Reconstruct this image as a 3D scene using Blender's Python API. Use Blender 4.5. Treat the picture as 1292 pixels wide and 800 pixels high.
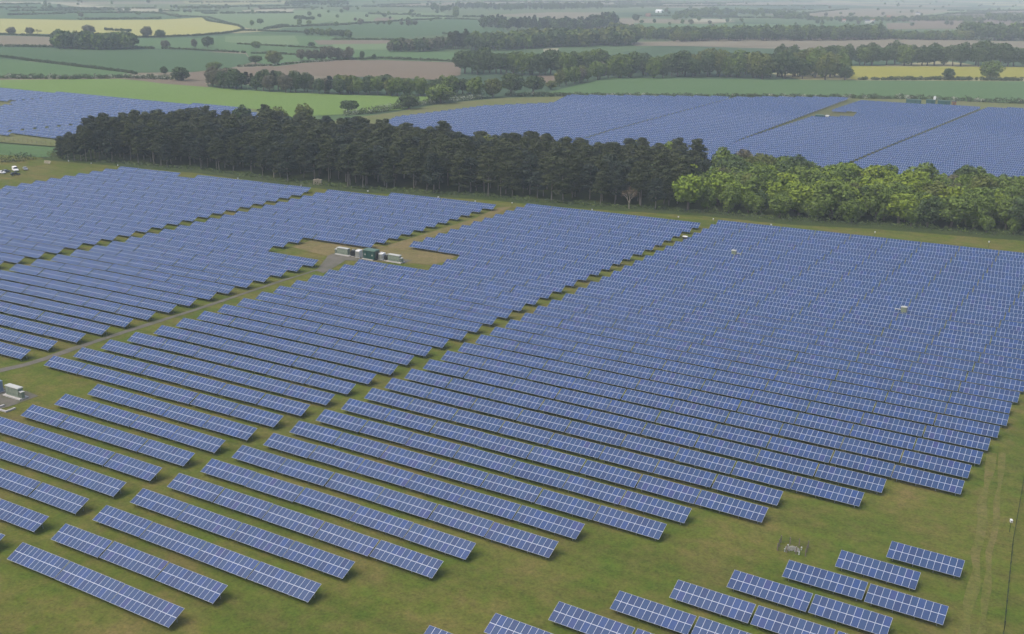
import bpy, math, random
import numpy as np

S = bpy.context.scene
for _o in list(bpy.data.objects):
    bpy.data.objects.remove(_o)
rnd = random.Random(7)
rng = np.random.default_rng(7)
R = math.radians

# ------------------------------------------------------------------ camera
CAM = (140.5942, -86.1196, 87.6724)
YAW, PIT, ROL, FPX = -0.5334383, 0.3072493, -0.0127997, 1347.692          # fitted to the photograph (pixels of a 1292 x 800 frame)
_fw = np.array([math.sin(YAW) * math.cos(PIT), math.cos(YAW) * math.cos(PIT), -math.sin(PIT)])
_r0 = np.array([math.cos(YAW), -math.sin(YAW), 0.0])
_u0 = np.cross(_r0, _fw)
_rt = _r0 * math.cos(ROL) - _u0 * math.sin(ROL)
_up = _r0 * math.sin(ROL) + _u0 * math.cos(ROL)
cam = bpy.data.cameras.new('camera')
cam_o = bpy.data.objects.new('camera', cam)
S.collection.objects.link(cam_o)
cam_o.location = CAM
from mathutils import Vector, Matrix
cam_o.rotation_euler = Matrix([[_rt[i], _up[i], -_fw[i]] for i in range(3)]).to_euler()
cam.sensor_width = 36
cam.sensor_fit = 'HORIZONTAL'
cam.lens = FPX / 1292 * 36
cam.clip_start = 1
cam.clip_end = 40000
S.camera = cam_o

# ------------------------------------------------------------------ sky, sun, exposure (overcast)
SUN_EL, SUN_AZ = 60, 212
w = bpy.data.worlds.new('World')
S.world = w
w.use_nodes = True
nt = w.node_tree
bg = nt.nodes['Background']
sky = nt.nodes.new('ShaderNodeTexSky')
sky.sky_type = 'NISHITA'
sky.sun_disc = False
sky.sun_elevation = R(SUN_EL)
sky.sun_rotation = R(SUN_AZ)
sky.air_density = 1.0
sky.dust_density = 5.0
sky.ozone_density = 1.0
nt.links.new(sky.outputs[0], bg.inputs[0])
bg.inputs[1].default_value = 0.15
sl = bpy.data.lights.new('sun', 'SUN')
sl.energy = 0.75
sl.angle = R(35)
sl.color = (1.0, 0.98, 0.95)
so = bpy.data.objects.new('sun', sl)
S.collection.objects.link(so)
_d = (math.sin(R(SUN_AZ)) * math.cos(R(SUN_EL)), math.cos(R(SUN_AZ)) * math.cos(R(SUN_EL)), math.sin(R(SUN_EL)))
so.rotation_euler = Vector(_d).to_track_quat('Z', 'Y').to_euler()
S.view_settings.view_transform = 'Standard'
S.view_settings.look = 'None'
S.view_settings.gamma = 1
S.view_settings.use_curve_mapping = False
S.view_settings.exposure = 0.47
S.render.filter_size = 1.7
S.cycles.use_denoising = True
S.cycles.max_bounces = 6
S.cycles.diffuse_bounces = 3
S.cycles.glossy_bounces = 2
S.cycles.volume_bounces = 3

# ------------------------------------------------------------------ pixel <-> ground
def G(x, y, z=0.0):
    """point of height z that the photograph shows at pixel x, y"""
    d = _fw + (x - 646) / FPX * _rt + (400 - y) / FPX * _up
    t = (z - CAM[2]) / d[2]
    return (CAM[0] + t * d[0], CAM[1] + t * d[1])


def PX(x, y, z=0.0):
    d = np.array([x - CAM[0], y - CAM[1], z - CAM[2]])
    c = d @ _fw
    if c < 1:
        return (-9999, -9999)
    return (646 + FPX * (d @ _rt) / c, 400 - FPX * (d @ _up) / c)


def MPP(x, y):
    """metres per pixel at the ground seen at x, y"""
    gx, gy = G(x, y)
    return math.sqrt((gx - CAM[0]) ** 2 + (gy - CAM[1]) ** 2 + CAM[2] ** 2) / FPX


# survey grid of the solar farm: u along the rows, v across them; the rows bow slightly with the lie of the land
_CV = [0.518, 1.4, 0.814, -2.071, 6.342, 4.962, 0.594, 2.9, 5.501, 5.098]
PITCH = 7.31478


def GRID(u, v):
    a, b = (u - 30) / 150, (v - 140) / 150
    B = (1, a, b, a * a, a * b, b * b, a ** 3, a * a * b, a * b * b, b ** 3)
    return (u, v + sum(p * q for p, q in zip(_CV, B)))


# where each row of the middle lane's lawn side begins, and how long that row is
LANE = [0.0, 0.5, 0.9, 1.2, 1.9, 2.3, 2.8, 3.9, 3.9, 4.4, 4.9, 5.2, 5.2, 5.3, 5.2, 5.2, 5.2, 5.5, 5.3, 5.3, 5.7, 5.4, 5.7, 6.1, 6.3, 6.4, 6.7, 6.8,
        6.8, 7.0, 7.2, 7.4, 7.7, 7.8, 8.0, 8.1, 8.3, 8.3, 8.0]
LAWN_LEN = [35.1, 35.7, 46.5, 46.4, 56.9, 57.8, 68.6, 67.9, 79.3, 80.2, 91.3, 91.3, 103.4, 104.9, 117.2, 117.8, 118.3, 118.6, 119.2, 119.9, 119.8]

# ------------------------------------------------------------------ helpers


class MB:
    """collects faces, links them as one mesh object"""

    def __init__(self):
        self.v, self.f, self.m, self.n = [], [], [], 0

    def add(self, verts, faces, mat=0):
        verts = np.asarray(verts, float).reshape(-1, 3)
        self.v.append(verts)
        for f in faces:
            self.f.append([i + self.n for i in f])
            self.m.append(mat)
        self.n += len(verts)

    def box(self, x0, x1, y0, y1, z0, z1, mat=0, skip=()):
        v = [(x0, y0, z0), (x1, y0, z0), (x1, y1, z0), (x0, y1, z0), (x0, y0, z1), (x1, y0, z1), (x1, y1, z1), (x0, y1, z1)]
        fs = {'b': (3, 2, 1, 0), 't': (4, 5, 6, 7), 's': (0, 1, 5, 4), 'e': (1, 2, 6, 5), 'n': (2, 3, 7, 6), 'w': (3, 0, 4, 7)}
        self.add(v, [f for k, f in fs.items() if k not in skip], mat)

    def tube(self, p0, p1, r0, r1, n=6, mat=0, cap=False):
        p0, p1 = np.array(p0, float), np.array(p1, float)
        d = p1 - p0
        d /= np.linalg.norm(d) + 1e-9
        a = np.cross(d, (0, 0, 1) if abs(d[2]) < .9 else (1, 0, 0))
        a /= np.linalg.norm(a)
        b = np.cross(d, a)
        v = []
        for p, r in ((p0, r0), (p1, r1)):
            for k in range(n):
                t = 2 * math.pi * k / n
                v.append(p + r * (math.cos(t) * a + math.sin(t) * b))
        f = [(k, (k + 1) % n, n + (k + 1) % n, n + k) for k in range(n)]
        if cap:
            f += [tuple(range(n - 1, -1, -1)), tuple(range(n, 2 * n))]
        self.add(v, f, mat)

    def mesh(self, name, mats):
        me = bpy.data.meshes.new(name)
        V = np.concatenate(self.v)
        me.from_pydata(V.tolist(), [], self.f)
        for m in (mats if isinstance(mats, (list, tuple)) else [mats]):
            me.materials.append(m)
        if any(self.m):
            me.polygons.foreach_set('material_index', self.m)
        me.update()
        return me

    def build(self, name, mats, parent=None):
        return link(name, self.mesh(name, mats), parent)


def link(name, data, parent=None):
    o = bpy.data.objects.new(name, data)
    S.collection.objects.link(o)
    if parent:
        o.parent = parent
    return o


def quads_mesh(name, V, mats, idx=None, attr=None):
    """V: (n,4,3) array of quads -> mesh, quickly"""
    n = len(V)
    me = bpy.data.meshes.new(name)
    me.vertices.add(n * 4)
    me.vertices.foreach_set('co', np.ascontiguousarray(V, np.float32).ravel())
    me.loops.add(n * 4)
    me.loops.foreach_set('vertex_index', np.arange(n * 4, dtype=np.int32))
    me.polygons.add(n)
    me.polygons.foreach_set('loop_start', np.arange(n, dtype=np.int32) * 4)
    me.polygons.foreach_set('loop_total', np.full(n, 4, np.int32))
    for m in (mats if isinstance(mats, (list, tuple)) else [mats]):
        me.materials.append(m)
    if idx is not None:
        me.polygons.foreach_set('material_index', np.asarray(idx, np.int32))
    if attr is not None:
        a = me.attributes.new('tint', 'FLOAT', 'FACE')
        a.data.foreach_set('value', np.asarray(attr, np.float32))
    me.update()
    me.validate()
    return me


def tag(o, label=None, cat=None, group=None, kind=None):
    if label:
        o['label'] = label
    if cat:
        o['category'] = cat
    if group:
        o['group'] = group
    if kind:
        o['kind'] = kind
    return o


def empty(name, loc, rz=0.0):
    o = bpy.data.objects.new(name, None)
    o.empty_display_size = 0.5
    S.collection.objects.link(o)
    o.location = loc
    o.rotation_euler = (0, 0, rz)
    return o


def dup(root):
    r = root.copy()
    S.collection.objects.link(r)
    for ch in root.children:
        c = ch.copy()
        S.collection.objects.link(c)
        c.parent = r
        for g in ch.children:
            d = g.copy()
            S.collection.objects.link(d)
            d.parent = c
    return r


_ORD = ('zeroth first second third fourth fifth sixth seventh eighth ninth tenth eleventh twelfth thirteenth fourteenth fifteenth '
        'sixteenth seventeenth eighteenth nineteenth twentieth').split()


def ordinal(n):
    if n <= 20:
        return _ORD[n]
    if n % 10 == 0:
        return {30: 'thirtieth', 40: 'fortieth'}[n]
    return {2: 'twenty', 3: 'thirty', 4: 'forty'}[n // 10] + '-' + _ORD[n % 10]


# ------------------------------------------------------------------ materials


def mat(name, base, rough=0.8, metal=0.0, spec=None):
    m = bpy.data.materials.new(name)
    m.use_nodes = True
    b = m.node_tree.nodes['Principled BSDF']
    b.inputs['Base Color'].default_value = (*base, 1)
    b.inputs['Roughness'].default_value = rough
    b.inputs['Metallic'].default_value = metal
    if spec is not None:
        b.inputs['Specular IOR Level'].default_value = spec
    return m


class NT:
    def __init__(self, m):
        self.t = m.node_tree
        self.b = self.t.nodes['Principled BSDF']

    def new(self, kind, **kw):
        n = self.t.nodes.new(kind)
        for k, v in kw.items():
            setattr(n, k, v)
        return n

    def link(self, a, b):
        self.t.links.new(a, b)

    def coord(self, which='Object'):
        return self.new('ShaderNodeTexCoord').outputs[which]

    def noise(self, vec, scale, detail=4, rough=.55, dist=0.0):
        n = self.new('ShaderNodeTexNoise')
        n.inputs['Scale'].default_value = scale
        n.inputs['Detail'].default_value = detail
        n.inputs['Roughness'].default_value = rough
        n.inputs['Distortion'].default_value = dist
        if vec is not None:
            self.link(vec, n.inputs['Vector'])
        return n.outputs['Fac']

    def ramp(self, fac, stops, interp='LINEAR'):
        r = self.new('ShaderNodeValToRGB')
        cr = r.color_ramp
        cr.interpolation = interp
        while len(cr.elements) < len(stops):
            cr.elements.new(0.5)
        for e, (p, c) in zip(cr.elements, stops):
            e.position = p
            e.color = (*c, 1) if len(c) == 3 else c
        self.link(fac, r.inputs[0])
        return r.outputs[0]

    def mix(self, fac, a, b, mode='MIX'):
        n = self.new('ShaderNodeMix', data_type='RGBA', blend_type=mode)
        for sock, v in ((n.inputs[0], fac), (n.inputs[6], a), (n.inputs[7], b)):
            if hasattr(v, 'node'):
                self.link(v, sock)
            else:
                sock.default_value = v if not isinstance(v, tuple) else (*v, 1)
        return n.outputs[2]

    def math(self, op, a, b=0.0, clamp=False):
        n = self.new('ShaderNodeMath', operation=op, use_clamp=clamp)
        for sock, v in ((n.inputs[0], a), (n.inputs[1], b)):
            if hasattr(v, 'node'):
                self.link(v, sock)
            else:
                sock.default_value = v
        return n.outputs[0]

    def mapping(self, vec, scale=(1, 1, 1), rot=(0, 0, 0)):
        n = self.new('ShaderNodeMapping')
        n.inputs['Scale'].default_value = scale
        n.inputs['Rotation'].default_value = rot
        self.link(vec, n.inputs['Vector'])
        return n.outputs[0]

    def bump(self, h, strength, dist=.05):
        n = self.new('ShaderNodeBump')
        n.inputs['Strength'].default_value = strength
        n.inputs['Distance'].default_value = dist
        self.link(h, n.inputs['Height'])
        self.link(n.outputs[0], self.b.inputs['Normal'])


def glass_material(name, source):
    m = mat(name, (.03, .05, .17), .22)
    t = NT(m)
    if source == 'object':
        r = t.new('ShaderNodeObjectInfo').outputs['Random']
    else:
        r = t.new('ShaderNodeAttribute', attribute_name='tint').outputs['Fac']
    c = t.ramp(r, [(0.0, (.018, .040, .115)), (.40, (.020, .055, .136)), (.72, (.024, .054, .140)), (.92, (.020, .058, .178)), (1.0, (.036, .048, .150))])
    n = t.noise(t.coord(), .9, 2)
    c = t.mix(t.math('MULTIPLY', n, .25), c, (.020, .046, .125))
    t.link(c, t.b.inputs['Base Color'])
    t.b.inputs['IOR'].default_value = 1.6
    return m


M = {}
M['glass'] = glass_material('panel_glass', 'object')
M['glass_array'] = glass_material('panel_glass_array', 'attr')
M['alu'] = mat('aluminium_frame', (.46, .50, .57), .42, .3)
M['galv'] = mat('galvanised_steel', (.30, .31, .31), .55, .4)
M['back'] = mat('panel_backsheet', (.45, .45, .46), .7)


def grass_material(name, cols, big=.03, mid=.25, stripe=None):
    m = mat(name, cols[0], .95, 0, .1)
    t = NT(m)
    co = t.coord()
    n1 = t.noise(co, big, 5, .6, .3)
    n2 = t.noise(co, mid, 6, .65)
    n3 = t.noise(co, 2.2, 4, .7)
    c = t.ramp(n1, [(.30, cols[0]), (.48, cols[1]), (.62, cols[2])])
    c2 = t.ramp(n2, [(.33, cols[2]), (.5, cols[1]), (.66, cols[3])])
    c = t.mix(.5, c, c2)
    n3 = t.math('ADD', t.math('MULTIPLY', n3, .6), t.math('MULTIPLY', t.noise(co, .75, 5, .75), .4))
    v = t.ramp(n3, [(.28, (.50, .52, .52)), (.5, (1, 1, 1)), (.72, (1.48, 1.46, 1.36))])
    c = t.mix(1.0, c, v, 'MULTIPLY')
    if stripe:
        s = t.noise(t.mapping(co, *stripe), 1.0, 3, .6)
        sv = t.ramp(s, [(.35, (.86, .88, .84)), (.6, (1.10, 1.06, 1.04))])
        c = t.mix(1.0, c, sv, 'MULTIPLY')
    t.link(c, t.b.inputs['Base Color'])
    t.bump(n3, .5, .15)
    return m


M['grass'] = grass_material('farm_grass', [(.066, .104, .015), (.092, .110, .020), (.145, .120, .042), (.064, .112, .012)], .05, .26,
                            ((.02, .30, 1), (0, 0, R(20))))
M['rough'] = grass_material('rough_grass', [(.034, .056, .016), (.044, .066, .018), (.060, .070, .024), (.040, .066, .016)], .05, .3)
M['lanes'] = grass_material('lane_grass', [(.075, .095, .032), (.095, .105, .042), (.11, .105, .05), (.08, .105, .032)], .03, .2)
M['verge'] = grass_material('verge_grass', [(.105, .135, .042), (.125, .140, .052), (.15, .145, .065), (.105, .138, .042)], .03, .2)


def field_material(name, a, b, rot=0.0, line=.35):
    m = mat(name, a, .95, 0, .1)
    t = NT(m)
    co = t.coord()
    n = t.noise(co, .012, 5, .6)
    l = t.noise(t.mapping(co, (line, .01, 1), (0, 0, R(rot))), 1.0, 2)
    f = t.noise(co, .6, 4, .7)
    c = t.mix(t.math('ADD', t.math('MULTIPLY', n, .9), t.math('MULTIPLY', l, .4), True), a, b)
    c = t.mix(1.0, c, t.ramp(f, [(.3, (.85, .85, .85)), (.7, (1.15, 1.15, 1.13))]), 'MULTIPLY')
    t.link(c, t.b.inputs['Base Color'])
    return m


M['f_bright'] = field_material('field_bright_green', (0.106, 0.188, 0.037), (0.144, 0.213, 0.056), 15)
M['f_green'] = field_material('field_green', (.066, .126, .045), (.085, .145, .055), 60)
M['f_teal'] = field_material('field_dark_green', (.054, .100, .042), (.066, .116, .050), 25)
M['f_pale'] = field_material('field_pale_green', (0.106, 0.169, 0.069), (0.138, 0.188, 0.088), 70)
M['f_yellow'] = field_material('field_rapeseed', (.36, .33, .10), (.31, .31, .11), 10)
M['f_mustard'] = field_material('field_rapeseed_sparse', (.20, .21, .035), (.27, .25, .04), 80)
M['f_tan'] = field_material('field_stubble', (.21, .175, .115), (.17, .15, .10), 35)
M['f_soil'] = field_material('field_bare_soil', (.185, .135, .095), (.15, .125, .085), 75)
M['f_cream'] = field_material('field_cream', (.34, .31, .22), (.28, .27, .18), 5)

_m = mat('gravel', (.16, .14, .125), .95)
_t = NT(_m)
_co = _t.coord()
_t.link(_t.mix(1.0, _t.ramp(_t.noise(_co, .35, 5, .6), [(.3, (.085, .090, .050)), (.55, (.120, .110, .085)), (.75, (.15, .135, .11))]),
               _t.ramp(_t.noise(_co, 7, 3, .7), [(.3, (.75, .75, .75)), (.7, (1.2, 1.2, 1.2))]), 'MULTIPLY'), _t.b.inputs['Base Color'])
M['gravel'] = _m

_m = mat('farmland', (.07, .10, .05), .95, 0, .1)
_t = NT(_m)
_co = _t.coord()
_v = _t.new('ShaderNodeTexVoronoi')
_v.inputs['Scale'].default_value = .0030
_v.inputs['Randomness'].default_value = .85
_t.link(_t.mapping(_co, (1, .75, 1), (0, 0, R(24))), _v.inputs['Vector'])
_sep = _t.new('ShaderNodeSeparateColor')
_t.link(_v.outputs['Color'], _sep.inputs[0])
_c = _t.ramp(_sep.outputs[0], [(.0, (.055, .095, .045)), (.22, (.075, .12, .05)), (.40, (.10, .135, .06)), (.56, (.05, .085, .045)),
                               (.70, (.19, .165, .11)), (.82, (.085, .12, .05)), (.90, (.26, .24, .12)), (.96, (.16, .125, .09))], 'CONSTANT')
_c = _t.mix(1.0, _c, _t.ramp(_t.noise(_co, .03, 5), [(.3, (.85, .85, .85)), (.7, (1.12, 1.12, 1.1))]), 'MULTIPLY')
_t.link(_c, _t.b.inputs['Base Color'])
M['farmland'] = _m


def leaf_material(name, a, b, hue=.03, rough=.75):
    m = mat(name, a, rough, 0, .25)
    t = NT(m)
    o = t.new('ShaderNodeObjectInfo').outputs['Random']
    at = t.new('ShaderNodeAttribute', attribute_name='tint').outputs['Fac']
    f = t.math('ADD', t.math('MULTIPLY', o, .6), t.math('MULTIPLY', at, .4))
    c = t.mix(f, a, b)
    n = t.noise(t.coord(), .45, 3)
    c = t.mix(1.0, c, t.ramp(n, [(.3, (.72, .74, .74)), (.7, (1.28, 1.25, 1.15))]), 'MULTIPLY')
    t.link(c, t.b.inputs['Base Color'])
    return m


M['pine'] = leaf_material('pine_needles', (.030, .042, .016), (.062, .074, .028))
M['pine2'] = leaf_material('pine_needles_bluish', (.018, .030, .019), (.036, .050, .032))
M['leaf_bright'] = leaf_material('spring_leaves_bright', (.185, .240, .018), (.135, .205, .022))
M['leaf_mid'] = leaf_material('leaves_mid_green', (.088, .138, .022), (.118, .168, .030))
M['leaf_dark'] = leaf_material('leaves_dark_green', (.050, .084, .026), (.070, .106, .034))
M['leaf_olive'] = leaf_material('leaves_olive', (.125, .145, .030), (.105, .130, .030))
M['leaf_grey'] = leaf_material('buds_greyish', (.120, .110, .070), (.100, .105, .062))
M['hedge'] = leaf_material('hedge_leaves', (.050, .078, .028), (.070, .095, .036))
M['blossom'] = leaf_material('hawthorn_blossom', (.42, .42, .36), (.26, .30, .20))
M['copper'] = leaf_material('copper_leaves', (.16, .10, .06), (.13, .10, .06))
M['bark'] = mat('bark', (.12, .095, .075), .95)
M['bark_pine'] = mat('pine_bark', (.19, .165, .14), .95)
M['bark_pale'] = mat('pale_bark', (.33, .28, .22), .95)
M['concrete'] = mat('concrete', (.42, .41, .38), .9)
M['white'] = mat('white_paint', (.78, .78, .76), .5)
M['offwhite'] = mat('off_white_roof', (.46, .47, .43), .7)
M['cab'] = mat('cabinet_grey_green', (.20, .24, .18), .6)
M['cab_line'] = mat('cabinet_seam', (.10, .13, .10), .7)
M['green_paint'] = mat('dark_green_paint', (.012, .060, .050), .45)
M['green_roof'] = mat('green_roof', (.09, .16, .12), .6)
M['dark'] = mat('dark_grey', (.03, .035, .035), .6)
M['black'] = mat('black_rubber', (.015, .015, .015), .8)
M['carglass'] = mat('car_glass', (.02, .025, .03), .08)
M['silver'] = mat('silver_paint', (.42, .44, .47), .3, .4)
M['grey_paint'] = mat('grey_paint', (.16, .18, .20), .35, .3)
M['teal_box'] = mat('teal_green_steel', (.020, .085, .085), .5)
M['wood_pale'] = mat('pale_timber', (.42, .37, .27), .9)
M['wood_dark'] = mat('weathered_timber', (.16, .13, .10), .9)
M['wire'] = mat('green_wire', (.035, .055, .028), .6)
M['stone'] = mat('pale_stones', (.25, .25, .215), .9)
M['brick'] = mat('brick', (.28, .15, .10), .9)
M['render'] = mat('pale_render', (.62, .60, .55), .85)
M['tile'] = mat('roof_tiles', (.22, .12, .085), .85)
M['slate'] = mat('slate', (.12, .13, .15), .7)
M['blue_box'] = mat('blue_grey_steel', (.18, .24, .32), .45)
M['rust'] = mat('rusty_brown', (.22, .11, .05), .85)

# ------------------------------------------------------------------ air
HZ = 12000.0
HC = (-1500.0, 6000.0)
mb = MB()
mb.box(HC[0] - HZ - 60, HC[0] + HZ + 60, HC[1] - HZ - 60, HC[1] + HZ + 60, -1.0, 92.0)
hm = bpy.data.materials.new('haze_air')
hm.use_nodes = True
hm.node_tree.nodes.clear()
_out = hm.node_tree.nodes.new('ShaderNodeOutputMaterial')
_pv = hm.node_tree.nodes.new('ShaderNodeVolumePrincipled')
_pv.inputs['Color'].default_value = (.80, .90, 1.0, 1)
_pv.inputs['Density'].default_value = 0.00017
_pv.inputs["Anisotropy"].default_value = -0.2
hm.node_tree.links.new(_pv.outputs[0], _out.inputs['Volume'])
tag(mb.build('haze', hm), kind='stuff')

# ------------------------------------------------------------------ ground and fields
N = 40
mb = MB()
mb.add([(HC[0] - HZ, HC[1] - HZ, 0), (HC[0] + HZ, HC[1] - HZ, 0), (HC[0] + HZ, HC[1] + HZ, 0), (HC[0] - HZ, HC[1] + HZ, 0)], [(0, 1, 2, 3)])
tag(mb.build('ground', M['farmland']), kind='structure')

_layer = [0.02]


def sheet(name, pts, m, world=False, z=None):
    if z is None:
        _layer[0] += .012
        z = _layer[0]
    P = pts if world else [G(x, y) for x, y in pts]
    a = sum(P[i][0] * P[(i + 1) % len(P)][1] - P[(i + 1) % len(P)][0] * P[i][1] for i in range(len(P)))
    if a < 0:
        P = P[::-1]
    b = MB()
    b.add([(x, y, z) for x, y in P], [tuple(range(len(P)))])
    return tag(b.build(name, M[m] if isinstance(m, str) else m), kind='structure')


# far patchwork, back to front (pixel outlines laid on the ground)
FIELDS = [
    ('f_tan', [(560, 3), (700, 0), (900, 3), (1000, 2), (1000, 6), (760, 8), (560, 8)]),
    ('f_cream', [(70, 4), (150, 9), (215, 12), (212, 15), (150, 14), (95, 9)]),
    ('f_teal', [(0, 5), (70, 5), (150, 15), (205, 16), (230, 22), (200, 25), (0, 24)]),
    ('f_pale', [(215, 14), (330, 15), (410, 12), (440, 17), (440, 23), (376, 34), (330, 38), (308, 35), (262, 23), (230, 19)]),
    ('f_cream', [(305, 13), (372, 11.5), (368, 15), (310, 15.5)]),
    ('f_cream', [(0, 2), (60, 2.2), (150, 7), (60, 4.6), (0, 4.4)]),
    ('f_pale', [(440, 15), (560, 16), (565, 23), (520, 26), (420, 31), (420, 18)]),
    ('f_soil', [(474, 22.5), (498, 22.5), (492, 27.5), (470, 28)]),
    ('f_tan', [(490, 5), (640, 3), (640, 8), (560, 9), (492, 7.5)]),
    ('f_teal', [(420, 33), (480, 30), (570, 24), (625, 26), (640, 40), (560, 44), (500, 47), (420, 44)]),
    ('f_yellow', [(-30, 23), (100, 25.5), (200, 25), (258, 22), (262, 27), (300, 33), (307, 37), (285, 41), (245, 44.5), (205, 45.5), (160, 47.5), (70, 43), (-30, 42)]),
    ('f_teal', [(330, 40), (375, 34), (440, 32), (440, 45), (375, 44), (300, 42)]),
    ('f_tan', [(-30, 44), (70, 47), (72, 57.5), (-30, 58.5)]),
    ('f_green', [(160, 48.5), (250, 48), (300, 43), (380, 45), (440, 47), (440, 58), (370, 62), (310, 66), (230, 62), (165, 61)]),
    ('f_pale', [(284, 46), (372, 45), (378, 56), (340, 58), (284, 53)]),
    ('f_soil', [(396, 51), (500, 51), (492, 55), (402, 56.5)]),
    ('f_pale', [(420, 56), (500, 55), (490, 63), (420, 63)]),
    ('f_pale', [(540, 72), (590, 68), (590, 79), (545, 78)]),
    ('f_green', [(310, 66), (420, 62), (575, 66), (575, 78), (479, 74.5), (420, 76), (345, 84), (318, 78)]),
    ('f_teal', [(-30, 59.5), (90, 62), (165, 64), (210, 63), (310, 68.5), (318, 79), (290, 86), (244, 91), (165, 92), (60, 79.5), (-30, 70)]),
    ('f_green', [(-40, 70.5), (60, 80), (160, 92), (170, 97), (-40, 99)]),
    ('f_soil', [(240, 92), (290, 88), (345, 84), (345, 92), (275, 105), (236, 100)]),
    ('f_soil', [(345, 86), (380, 80), (420, 77.5), (480, 76), (582, 79.5), (581, 95), (550, 101), (490, 98), (345, 95)]),
    ('f_bright', [(-60, 102), (150, 100), (262, 110), (335, 116), (440, 120.5), (560, 123), (505, 139), (430, 145), (330, 150), (200, 150), (-60, 118)]),
    ('f_soil', [(158, 99.5), (215, 101), (257, 104), (264, 110.5), (205, 106)]),
    ('f_cream', [(685, 62), (705, 61), (700, 71), (688, 72)]),
    ('f_soil', [(676, 96), (706, 96), (708, 104), (690, 107)]),
    ('f_tan', [(790, 53), (1090, 51.5), (1340, 52.5), (1340, 63), (1200, 64), (1100, 60), (800, 58)]),
    ('f_green', [(800, 29), (860, 30), (1080, 31), (1082, 38), (1000, 43), (805, 41)]),
    ('f_cream', [(915, 37.2), (942, 37), (940, 40), (914, 40)]),
    ('f_cream', [(872, 24), (924, 24.5), (920, 28), (874, 28)]),
    ('f_soil', [(1118, 29.5), (1245, 28.5), (1242, 36), (1120, 37)]),
    ('f_pale', [(1155, 20), (1212, 13), (1292, 8), (1340, 7), (1340, 10.5), (1216, 16.5), (1165, 22.5)]),
    ('f_soil', [(1190, 20), (1216, 17), (1340, 11.5), (1340, 24), (1250, 23), (1200, 22.5)]),
    ('f_cream', [(1005, 16), (1070, 10), (1072, 11.6), (1010, 18)]),
    ('f_tan', [(1000, 20), (1062, 12.5), (1130, 14), (1135, 20), (1060, 22)]),
    ('f_mustard', [(1066, 84), (1340, 85.5), (1340, 98.5), (1180, 98.5), (1074, 100.5)]),
    ('f_green', [(690, 117.5), (770, 98.5), (860, 99.8), (1075, 102), (1340, 103.5), (1340, 133), (1292, 131), (1100, 124.5), (716, 122)]),
    ('verge', [(400, 156), (500, 142), (560, 131), (640, 124), (716, 122.5), (900, 124), (1080, 125), (1150, 126), (1292, 132), (1340, 134), (1360, 240), (900, 200), (640, 170), (420, 160)]),
    ('lanes', [(480, 160), (500, 153), (556, 146), (610, 138.5), (662, 136), (700, 134.5), (880, 126), (1076, 127), (1085, 129.5), (1140, 134), (1238, 139), (1340, 145), (1360, 230), (900, 205), (640, 180)]),
    ('verge', [(-60, 112), (100, 122), (232, 133.5), (330, 139), (330, 150), (200, 160), (72, 186), (-60, 176)]),
    ('f_green', [(-60, 179), (0, 183), (70, 187), (64, 199), (-60, 206)]),
]
NAMES = {'lanes': 'field_grass', 'verge': 'verge_grass', 'f_soil': 'bare_soil_field', 'f_yellow': 'rapeseed_field', 'f_mustard': 'rapeseed_field'}
for k, pts in FIELDS:
    sheet(NAMES.get(k, 'crop_field'), pts, k)

# farm grass under the main array, rough grass by the wood, track and pads
FRONT = [(-318, 249), (-297.6, 252.8), (-279.9, 256.9), (-230.4, 264.9), (-187.2, 265.5), (-153.7, 268.4), (-122.3, 277), (-89.4, 287.3), (-68.2, 289.9), (-42.5, 295.9),
         (-18.3, 303.2), (-3.6, 307.8), (29.9, 311.6), (57, 321.7), (84.1, 327.4), (110.1, 332.8), (150, 342)]
sheet('grass', [(-560, 60), (-520, 200), (-330, 246)] + [(x, y + 1) for x, y in FRONT[1:]] + [(260, 350), (420, 300), (420, -200), (-300, -200)], 'grass', True, .60)
sheet('rough_grass', [(x + (1 if i else -4), y - 6.0) for i, (x, y) in enumerate(FRONT)] + [(190, 346), (190, 440), (100, 412), (30, 402), (-60, 392), (-190, 380), (-300, 372), (-350, 330), (-345, 290)], 'rough', True, .64)
GZ = .64                                                  # level of the solar farm's lawn
_trk = [(-60, 483), (-10, 473), (30, 464), (60, 455), (92, 443.5), (125, 432.5), (160, 421), (190, 411.5), (222, 401.5), (250, 392.5), (280, 382.5),
        (305, 374), (330, 365.5), (355, 357), (380, 349.5), (400, 343), (425, 334)]
_c = [np.array(G(x, y)) for x, y in _trk]
_l, _r2 = [], []
for i, p in enumerate(_c):
    d = _c[min(i + 1, len(_c) - 1)] - _c[max(i - 1, 0)]
    d /= np.linalg.norm(d)
    nn = np.array([-d[1], d[0]])
    wd = (1.35 - .058 * i) + .15 * math.sin(i * 2.1)
    _l.append(tuple(p + nn * wd))
    _r2.append(tuple(p - nn * wd))
sheet('track', _l + _r2[::-1], 'gravel', True, GZ + .012)
M['dry'] = grass_material('dry_grass', [(.125, .118, .038), (.15, .128, .05), (.19, .145, .07), (.12, .12, .035)], .06, .3)
sheet('dry_grass', [(368, 314), (392, 306), (404, 303), (486, 313), (505, 307), (560, 290), (600, 277), (628, 264), (648, 262), (610, 280), (566, 294), (524, 308), (578, 325), (560, 333), (545, 337), (515, 334), (470, 333), (430, 330), (414, 326)], 'dry', False, GZ + .008)
M['worn'] = grass_material('worn_grass', [(.100, .116, .024), (.118, .120, .032), (.150, .128, .048), (.090, .116, .020)], .12, .5)
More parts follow.
